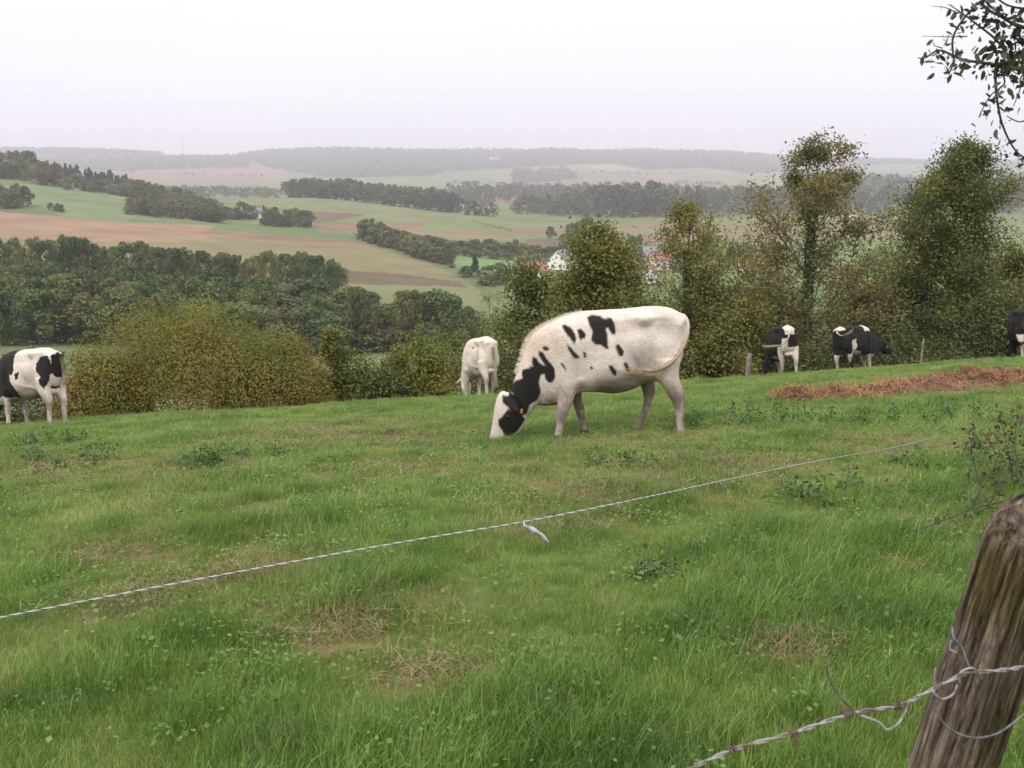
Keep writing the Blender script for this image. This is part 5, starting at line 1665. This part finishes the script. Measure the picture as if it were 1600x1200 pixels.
def tuft(seed, nb, rad, h0, h1, wd, bend):
    rng = np.random.default_rng(seed)
    a = rng.uniform(0, 6.28, nb); r = np.sqrt(rng.uniform(0, 1, nb)) * rad
    base = np.stack([r * np.cos(a), r * np.sin(a), np.full(nb, -.02)], 1)
    h = rng.uniform(h0, h1, nb)
    la = rng.uniform(0, 6.28, nb); lean = np.stack([np.cos(la), np.sin(la)], 1) * (rng.uniform(.1, 1, nb) * bend)[:, None] + np.array([0.12, -.02])
    fa = la + math.pi / 2 + rng.normal(0, .5, nb)
    sv = np.stack([np.cos(fa), np.sin(fa), 0 * fa], 1) * (wd * rng.uniform(.6, 1.2, nb))[:, None]
    L_ = []
    for u, wf in ((0, .8), (.4, 1.0), (.75, .7)):
        c = base + np.concatenate([lean * (u ** 2.0)[..., None] if False else lean * (u ** 2.0), np.zeros((nb, 1))], 1) * h[:, None]
        c[:, 2] += h * (u - .25 * bend * u * u)
        L_ += [c - sv * wf, c + sv * wf]
    tip = base + np.concatenate([lean, np.zeros((nb, 1))], 1) * h[:, None]
    tip[:, 2] += h * (1 - .38 * bend)
    L_.append(tip)
    V = np.stack(L_, 1).reshape(-1, 3)
    faces = []
    for i in range(nb):
        o = i * 7
        faces += [(o, o + 1, o + 3, o + 2), (o + 2, o + 3, o + 5, o + 4), (o + 4, o + 5, o + 6)]
    return make_mesh('grass_tuft', V, faces, [m_grass])


tc_ = bpy.data.collections.new('grass_tufts')
for i in range(5):
    tc_.objects.link(bpy.data.objects.new('tuft_%02d' % i, tuft(600 + i, 90, .14, .05, .13, .0012, .5)))
for i in range(5, 8):
    tc_.objects.link(bpy.data.objects.new('tuft_%02d' % i, tuft(600 + i, 100, .13, .08, .21, .0014, .55)))
for i in range(8, 13):
    tc_.objects.link(bpy.data.objects.new('tuft_%02d' % i, tuft(600 + i, 48, .15, .05, .16, .0026, .6)))
rng = np.random.default_rng(66)
pts = []
for d0, d1, dens, in ((1.2, 4.5, 240), (4.5, 8, 170), (8, 14, 110), (14, 34, 60)):
    area_pts = int((d1 - d0) * (1.45 * d1) * dens)
    y = np.sqrt(rng.uniform(d0 ** 2, d1 ** 2, area_pts))
    x = rng.uniform(-.72, .72, area_pts) * y * 1.0
    ed = np.interp(800 + 1633 * x / y, EDGE_PX, EDGE_D)
    k = (y < ed + 2.5)
    pts.append(np.stack([x[k], y[k]], 1))
pts = np.vstack(pts)
X, Y = pts[:, 0], pts[:, 1]
lu, dy = lushness(X, Y), dryness(X, Y)
keep = rng.uniform(0, 1, len(X)) > dy * .45
X, Y, lu, dy = X[keep], Y[keep], lu[keep], dy[keep]
Z = ground(X, Y)
n = len(X)
idx = np.where(rng.uniform(0, 1, n) < np.clip(lu - .5, 0, .55) * (1 - .6 * sstep(Y, 6, 11)), rng.integers(5, 8, n), rng.integers(0, 5, n)).astype(np.int32)
fark = rng.uniform(0, 1, n) < .85 * sstep(Y, 5.5, 9) * (lu < .85)
idx[fark] = rng.integers(8, 13, fark.sum())
scl = (0.50 + 0.33 * lu) * (1 - .45 * dy) * rng.uniform(.7, 1.25, n) * (1 - .12 * sstep(Y, 6, 12)) * np.where(rng.uniform(0, 1, n) < .06, 1.5, 1)
rot = np.stack([rng.normal(0, .12, n), rng.normal(0, .12, n), rng.uniform(0, 6.28, n)], 1)
wind = rng.uniform(0, 1, n) < .5
rot[wind, 2] = rng.normal(0, .5, wind.sum())
me = bpy.data.meshes.new('grass')
me.vertices.add(n); me.vertices.foreach_set('co', np.stack([X, Y, Z], 1).astype(np.float32).ravel())
def pat(nm, tp, data, key='value'):
    a_ = me.attributes.new(nm, tp, 'POINT'); a_.data.foreach_set(key, np.ascontiguousarray(data).ravel())
pat('idx', 'INT', idx); pat('scl', 'FLOAT', scl.astype(np.float32)); pat('rot', 'FLOAT_VECTOR', rot.astype(np.float32), 'vector')
pat('dry', 'FLOAT', np.clip(dy + (rng.uniform(0, 1, n) < .05) * .6, 0, 1).astype(np.float32)); pat('lush', 'FLOAT', np.clip(lu, 0, 1).astype(np.float32))
me.update()
ng = bpy.data.node_groups.new('grass_scatter', 'GeometryNodeTree')
ng.interface.new_socket('Geometry', in_out='INPUT', socket_type='NodeSocketGeometry')
ng.interface.new_socket('Geometry', in_out='OUTPUT', socket_type='NodeSocketGeometry')
gi = ng.nodes.new('NodeGroupInput'); go = ng.nodes.new('NodeGroupOutput')
ci = ng.nodes.new('GeometryNodeCollectionInfo'); ci.inputs['Collection'].default_value = tc_
ci.inputs['Separate Children'].default_value = True; ci.inputs['Reset Children'].default_value = True
ip = ng.nodes.new('GeometryNodeInstanceOnPoints'); ip.inputs['Pick Instance'].default_value = True
def nat(nm, dt):
    a_ = ng.nodes.new('GeometryNodeInputNamedAttribute'); a_.data_type = dt; a_.inputs['Name'].default_value = nm
    return a_.outputs['Attribute']
ng.links.new(gi.outputs[0], ip.inputs['Points']); ng.links.new(ci.outputs[0], ip.inputs['Instance'])
ng.links.new(nat('idx', 'INT'), ip.inputs['Instance Index']); ng.links.new(nat('scl', 'FLOAT'), ip.inputs['Scale'])
ng.links.new(nat('rot', 'FLOAT_VECTOR'), ip.inputs['Rotation'])
ng.links.new(ip.outputs[0], go.inputs[0])
grass = obj('grass', me)
md = grass.modifiers.new('scatter', 'NODES'); md.node_group = ng
tag(grass, 'green pasture grass with dry patches covering the sloping field', 'grass', None, 'stuff')


rng = np.random.default_rng(67)
st = []
for p, r, sv_ in DRYW:
    k_ = int(1000 * min(r, 1.0) * sv_ + 80)
    st.append(np.stack([p[0] + rng.normal(0, r * .5, k_), p[1] + rng.normal(0, r * .42, k_)], 1))
xy = np.vstack(st + [np.stack([rng.uniform(-.6, .6, 2600) * 14, rng.uniform(2.5, 15, 2600)], 1)])
n = len(xy)
P_ = np.stack([xy[:, 0], xy[:, 1], ground(xy[:, 0], xy[:, 1]) + rng.uniform(.02, .09, n)], 1)
dv = rng.normal(size=(n, 3)) * np.array([1, 1, .35]); dv /= np.linalg.norm(dv, axis=1)[:, None]
ln_ = rng.uniform(.03, .10, n)[:, None]
sv = np.cross(dv, np.array([0, 0, 1.0])); sv /= np.linalg.norm(sv, axis=1)[:, None] + 1e-9
sv *= .0008 + .00014 * xy[:, 1:2]
md_ = P_ + dv * ln_ * .5 + rng.normal(0, .008, (n, 3)); en = P_ + dv * ln_
Vd = np.stack([P_ - sv, P_ + sv, md_ + sv, md_ - sv, en + sv * .4, en - sv * .4], 1).reshape(-1, 3)
b0 = np.arange(n)[:, None] * 6
Fd = np.concatenate([b0 + np.array([[0, 1, 2, 3]]), b0 + np.array([[3, 2, 4, 5]])], 0)
m_clover = foliage('clover_leaf', [(0.06, 0.125, 0.028), (0.105, 0.19, 0.042), (0.165, 0.25, 0.07)], 1.5, .2)
rng = np.random.default_rng(68)
nc_ = 520
cy = np.sqrt(rng.uniform(2.4 ** 2, 12 ** 2, nc_)); cx = rng.uniform(-.65, .65, nc_) * cy
kk = rng.integers(0, nc_, 15000)
cxy = np.stack([cx[kk], cy[kk]], 1) + rng.normal(0, .13, (15000, 2)) * rng.uniform(.4, 1.4, nc_)[kk][:, None]
Cc = np.column_stack([cxy, ground(cxy[:, 0], cxy[:, 1]) + rng.uniform(.03, .10, len(cxy))])
Nc = rng.normal(0, .45, Cc.shape); Nc[:, 2] += 1
tag(obj('clover', leafmesh('clover', Cc, Nc, rng.uniform(.012, .032, len(Cc)), m_clover, .42, rng)), 'small broad leaves of clover and weeds low in the grass of the field', 'clover', None, 'stuff')
m_litter = foliage('dead_grass_stalk', [(0.10, 0.060, 0.035), (0.20, 0.130, 0.072), (0.33, 0.24, 0.135)], 2.0, .1, .8)
tag(obj('dead_grass', make_mesh('dead_grass', Vd, Fd, [m_litter])), 'pale brown dead grass stalks lying in patches among the green grass', 'dead grass', None, 'stuff')


# ------------------------------------------------------------------ weeds, dry stalks, brambles
m_weed = foliage('weed_leaf', [(0.040, 0.080, 0.024), (0.066, 0.120, 0.032), (0.100, 0.165, 0.044)], 2.0, .25)
def weed(px, py, r, h, n, label, name='nettle_clump', leaf=.045, m=m_weed, seed=None):
    rng = np.random.default_rng(seed or int(px * 7 + py))
    g = gp(px, py)
    root = empty(name, g); tag(root, label, 'weeds')
    ns = max(6, n // 18); mb = MB(); C = []
    for i in range(ns):
        a = rng.uniform(0, 6.28); rr = math.sqrt(rng.uniform(0, 1)) * r
        b_ = np.array([rr * math.cos(a), rr * math.sin(a) * .8, -.03]); e_ = b_ + np.array([rng.normal(0, .06), rng.normal(0, .06), h * rng.uniform(.5, 1.1) * (1.1 - .5 * rr / r)])
        mb.tube([b_, (b_ + e_) / 2 + rng.normal(0, .01, 3), e_], [.004, .003, .0015], 4)
        C.append(b_ + (e_ - b_) * rng.uniform(.2, 1.05, 18)[:, None] + rng.normal(0, .035, (18, 3)))
    C = np.vstack(C); Nn = rng.normal(0, .6, C.shape); Nn[:, 2] += 1
    obj('stems', mb.mesh('stems', [m_weed]), root)['kind'] = 'stuff'
    obj('leaves', leafmesh('leaves', C, Nn, leaf * rng.uniform(.6, 1.3, len(C)), m, .28, rng), root)
for a in ((70, 698, .5, .28, 500, 'dark green nettle clump below the legs of the left cow'), (110, 722, .55, .22, 450, 'nettle patch in the grass at the far left of the field'),
          (315, 730, .22, .36, 200, 'narrow upright weed in the grass below the wide hawthorn bush'), (410, 718, .35, .2, 260, 'low weed patch right of the narrow upright weed'),
          (1240, 660, .75, .32, 700, 'broad nettle clump below the straw heap\'s left end'), (965, 728, .28, .18, 240, 'low dark weed below the forelegs of the spotted cow'),
          (1085, 668, .4, .22, 300, 'nettles beside the hind hooves of the spotted cow'), (1400, 662, .4, .3, 300, 'nettle clump in front of the straw heap'),
          (1330, 782, .55, .2, 500, 'dark weed patch in the grass beyond the rope on the right'), (1480, 655, .5, .32, 300, 'brownish weeds in front of the heap near the right edge'),
          (1545, 568, .8, .3, 300, 'weeds on the crest beside the cow at the right edge'), (1000, 905, .22, .18, 200, 'dark tuft around the dry stalks'),
          (1500, 730, .5, .22, 340, 'trailing weeds beside the brambles at the right edge')):
    weed(*a)

m_dead = plain('dead_stalk', (0.085, 0.062, 0.045), .9, 0, .3, 30)
def stalks(px, py, lines, label, r=.0028):
    g = gp(px, py)
    mb = MB()
    for x0, y0, x1, y1 in lines:
        a_ = P3(x0, y0, g[1]); b_ = P3(x1, y1, g[1] + .05)
        a_[2] -= .04
        md_ = (a_ + b_) / 2 + np.array([.012, 0, 0])
        pth = spline([a_, md_, b_], 8) - g
        mb.tube(pth, np.linspace(r, r * .45, 8), 5)
        for q_ in range(2):
            i = 4 + q_ * 2
            mb.tube([pth[i], pth[i] + np.array([random.uniform(-.03, .03), 0, .03])], [r * .5, r * .3], 4)
    tag(obj('dry_stalks', mb.mesh('dry_stalks', [m_dead]), None, g), label, 'dry stalks')
stalks(1020, 915, [(1023, 918, 1048, 845), (1000, 912, 1002, 880), (1008, 890, 1010, 850), (1038, 885, 1046, 842)], 'dark dry stalks standing in the grass right of the plastic strip')
stalks(600, 985, [(600, 992, 596, 950), (605, 990, 608, 955)], 'pair of dry stalks by the brown patch at the lower left')
stalks(112, 985, [(98, 985, 98, 958), (122, 985, 126, 958), (60, 985, 56, 965)], 'short broken stalks under the rope at the left')
stalks(895, 1050, [(898, 1055, 893, 1022), (898, 1055, 880, 1032)], 'forked dry stalk in the lower middle of the grass')
stalks(415, 960, [(416, 965, 415, 938)], 'single short dark stalk right of the brown patch under the rope', .004)
stalks(1300, 688, [(1297, 690, 1298, 645), (1460, 690, 1458, 655)], 'tall pale dry stems in front of the straw heap')


def bramble(label, canes, leaves, leaf, seed, d_leaf_mat, r=.004):
    rng = np.random.default_rng(seed)
    org = np.array(canes[0][0])
    root = empty('bramble', org); tag(root, label, 'bramble')
    mb = MB(); C = []
    for c in canes:
        p = spline(np.array(c), 24) - org
        mb.tube(p, np.linspace(r, r * .4, 24), 5)
        k = rng.integers(4, 24, leaves)
        C.append(p[k] + rng.normal(0, leaf * .9, (leaves, 3)))
        for q_ in range(5):
            i = rng.integers(4, 22)
            e_ = p[i] + rng.normal(0, leaf * 2.2, 3) + np.array([0, 0, leaf])
            mb.tube([p[i], (p[i] + e_) / 2 + rng.normal(0, .004, 3), e_], [r * .5, r * .4, r * .2], 4)
            C.append(e_ + rng.normal(0, leaf * .4, (4, 3)))
    C = np.vstack(C); Nn = rng.normal(0, .7, C.shape); Nn[:, 2] += .7
    obj('canes', mb.mesh('canes', [m_dead], True), root)
    obj('leaves', leafmesh('leaves', C, Nn, leaf * rng.uniform(.5, 1.3, len(C)), d_leaf_mat, .36, rng), root)
m_bramleaf = foliage('bramble_leaf', [(0.026, 0.045, 0.018), (0.045, 0.070, 0.022), (0.085, 0.075, 0.035), (0.10, 0.055, 0.035)], 3.0, .2)
cn = []
rng = np.random.default_rng(88)
for x0, x1, y1 in ((1590, 1560, 640), (1600, 1610, 630), (1580, 1530, 665), (1610, 1640, 640), (1560, 1545, 690), (1595, 1580, 655), (1620, 1590, 625), (1570, 1600, 650), (1540, 1520, 700), (1530, 1552, 668)):
    d = 7.0 + rng.uniform(-.4, .4)
    g = gpd(x0, d)
    t_ = P3(x1, y1, d)
    cn.append([g - np.array([0, 0, .05]), g * .45 + t_ * .55 + rng.normal(0, .06, 3), t_])
bramble('tangled thorny bramble at the right edge of the field', cn, 30, .034, 90, m_bramleaf)
cn = [[P3(1640, 790, 2.1), P3(1595, 782, 2.15), P3(1560, 785, 2.2), P3(1520, 795, 2.25), P3(1470, 815, 2.3), P3(1425, 830, 2.35)],
      [P3(1640, 800, 2.1), P3(1590, 800, 2.1), P3(1550, 792, 2.15), P3(1530, 800, 2.2)]]
bramble('thin trailing bramble shoot with few leaves behind the top of the leaning post', cn, 5, .022, 91, m_bramleaf, .003)
cn = []
for x0, x1, y1 in ((1350, 1355, 660), (1360, 1345, 690), (1525, 1520, 650), (1535, 1550, 650)):
    d = 8.3
    g = gpd(x0, d) + np.array([.9, 0, 0]); t_ = P3(x1, y1, d) + np.array([.9, 0, 0])
    cn.append([g, g * .5 + t_ * .5 + rng.normal(0, .04, 3), t_])
bramble('small dry bramble left of the tangled one at the right edge', cn, 18, .034, 92, m_bramleaf)

# ------------------------------------------------------------------ overhanging branch, top right
m_appleleaf = foliage('dark_leaf', [(0.022, 0.034, 0.020), (0.036, 0.052, 0.028), (0.055, 0.074, 0.036), (0.085, 0.095, 0.055)], 4.0, .22, .45)
org = P3(1860, 160, 3.6)
g0 = np.array([org[0] + .5, org[1] + .3, 0.0]); g0[2] = gz(g0[0], g0[1])
tree = empty('overhanging_tree', g0)
tag(tree, 'leafy branches of a near tree hanging in from the top right corner', 'tree')
mb = MB()
mb.tube(spline([g0 - np.array([0, 0, .2]), g0 + np.array([-.05, 0, 1.0]), org + np.array([.25, .1, -.1]), org + np.array([.1, 0, .9])], 20) - g0, np.linspace(.14, .05, 20), 10)
obj('trunk', mb.mesh('trunk', [m_bark_dark], True), tree)
def bp_(l, d=3.4):
    return [P3(a, b_, d + dd) for a, b_, dd in l]
BR_ = [
    (bp_([(1860, 160, .2), (1720, 80, .1), (1640, 20, 0), (1600, 42, 0), (1550, 12, 0), (1530, 2, 0), (1495, 55, 0), (1490, 95, 0), (1480, 115, 0)]), .006),
    (bp_([(1860, 160, .2), (1740, 110, .1), (1650, 20, 0), (1600, 40, 0), (1575, 30, 0), (1535, 10, 0)]), .006),
    (bp_([(1860, 160, .2), (1720, 130, .1), (1640, 115, 0), (1580, 105, 0), (1530, 100, 0), (1500, 92, 0), (1470, 78, 0), (1445, 88, 0)]), .007),
    (bp_([(1640, 115, 0), (1590, 105, 0), (1560, 65, 0), (1530, 40, 0), (1515, 28, 0), (1490, 12, 0)]), .005),
    (bp_([(1640, 60, 0), (1600, 40, 0), (1575, 30, 0), (1545, 18, 0)]), .005),
    (bp_([(1720, 130, .1), (1650, 110, 0), (1600, 95, 0), (1555, 102, 0), (1552, 140, 0), (1560, 170, 0), (1572, 200, 0), (1590, 235, 0), (1610, 252, 0)]), .006),
    (bp_([(1560, 110, 0), (1565, 130, 0), (1545, 150, 0), (1535, 170, 0), (1530, 185, 0)]), .003),
    (bp_([(1620, 90, 0), (1597, 120, 0), (1590, 145, 0), (1584, 165, 0)]), .003),
    (bp_([(1515, 58, 0), (1480, 58, 0), (1443, 54, 0)]), .002),
    (bp_([(1495, 20, 0), (1480, 14, 0), (1457, 10, 0)]), .002),
    (bp_([(1490, 95, 0), (1480, 108, 0), (1473, 116, 0)]), .002),
    (bp_([(1475, 75, 0), (1462, 70, 0), (1461, 64, 0)]), .002),
    (bp_([(1640, 20, 0), (1600, 12, 0), (1570, 5, 0), (1540, -15, 0)]), .005),
    (bp_([(1660, 160, 0), (1620, 175, 0), (1600, 190, 0), (1575, 180, 0)]), .004),
]
rng = np.random.default_rng(99)
C, Sz = [], []
for c, r in BR_:
    mb = MB()
    p = spline(c, 40)
    p += np.stack([fbm(p, 700, 2.2, 2), fbm(p, 701, 2.2, 2), fbm(p, 702, 2.2, 2)], 1) * .008
    mb.tube(p - g0, np.linspace(r, r * .4, 40), 6)
    obj('branch', mb.mesh('branch', [m_bark_dark], True), tree)
    ppx = project(p[:, 0], p[:, 1], p[:, 2])[0]
    Ltot = np.linalg.norm(np.diff(p, axis=0), axis=1).sum()
    nl = int(Ltot * (92 if r > .0025 else 14))
    k = rng.integers(6, 40, nl)
    C.append(p[k] + rng.normal(0, .020, (nl, 3)) + np.array([0, 0, -.006])); Sz.append(rng.uniform(.014, .038, nl) * (1 if r > .0025 else .6))
ctr = bp_([(1572, 75, 0), (1585, 90, 0), (1595, 70, 0), (1610, 90, 0), (1560, 95, 0), (1580, 110, -.05), (1625, 60, 0), (1630, 110, 0)])
for c in ctr:
    nn = 19
    C.append(c + rng.normal(0, .028, (nn, 3))); Sz.append(rng.uniform(.020, .048, nn))
C = np.vstack(C); Sz = np.concatenate(Sz)
Nn = rng.normal(size=C.shape); Nn[:, 2] += .4
# leaves as folded ovals
n = len(C)
Nn /= np.linalg.norm(Nn, axis=1)[:, None]
rr = rng.normal(size=(n, 3)) + np.array([0, 0, -.5]); tt_ = rr - Nn * np.sum(rr * Nn, 1)[:, None]; tt_ /= np.linalg.norm(tt_, axis=1)[:, None]
bb = np.cross(Nn, tt_)
Vl = []
s3 = Sz[:, None]
prof_ = [(-.5, 0), (-.25, .18), (.08, .22), (.34, .12), (.5, 0), (.34, -.12), (.08, -.22), (-.25, -.18)]
Vl = np.stack([C - g0 + tt_ * s3 * u + bb * s3 * v + Nn * s3 * abs(v) * .45 for u, v in prof_], 1).reshape(-1, 3)
obj('leaves', make_mesh('leaves', Vl, np.arange(n * 8).reshape(-1, 8), [m_appleleaf]), tree)

# ------------------------------------------------------------------ haze
mh = bpy.data.materials.new('haze'); mh.use_nodes = True
t = mh.node_tree
for nn in list(t.nodes): t.nodes.remove(nn)
oo = t.nodes.new('ShaderNodeOutputMaterial')
pv = t.nodes.new('ShaderNodeVolumePrincipled')
pv.inputs['Color'].default_value = (0.79, 0.75, 0.86, 1)
pv.inputs['Density'].default_value = 0.00021
pv.inputs['Anisotropy'].default_value = 0.2
t.links.new(pv.outputs[0], oo.inputs['Volume'])
zmin = min(float(TZ.min()), -60) - 1.0
zmax = float(TZ.max()) + 60
mb = MB(); mb.box((0, 3800, (zmin + zmax) / 2), (15400, 8000, zmax - zmin))
hz = obj('haze', mb.mesh('haze', [mh]))
tag(hz, 'pale lavender haze filling the air over the valley', 'haze', None, 'stuff')
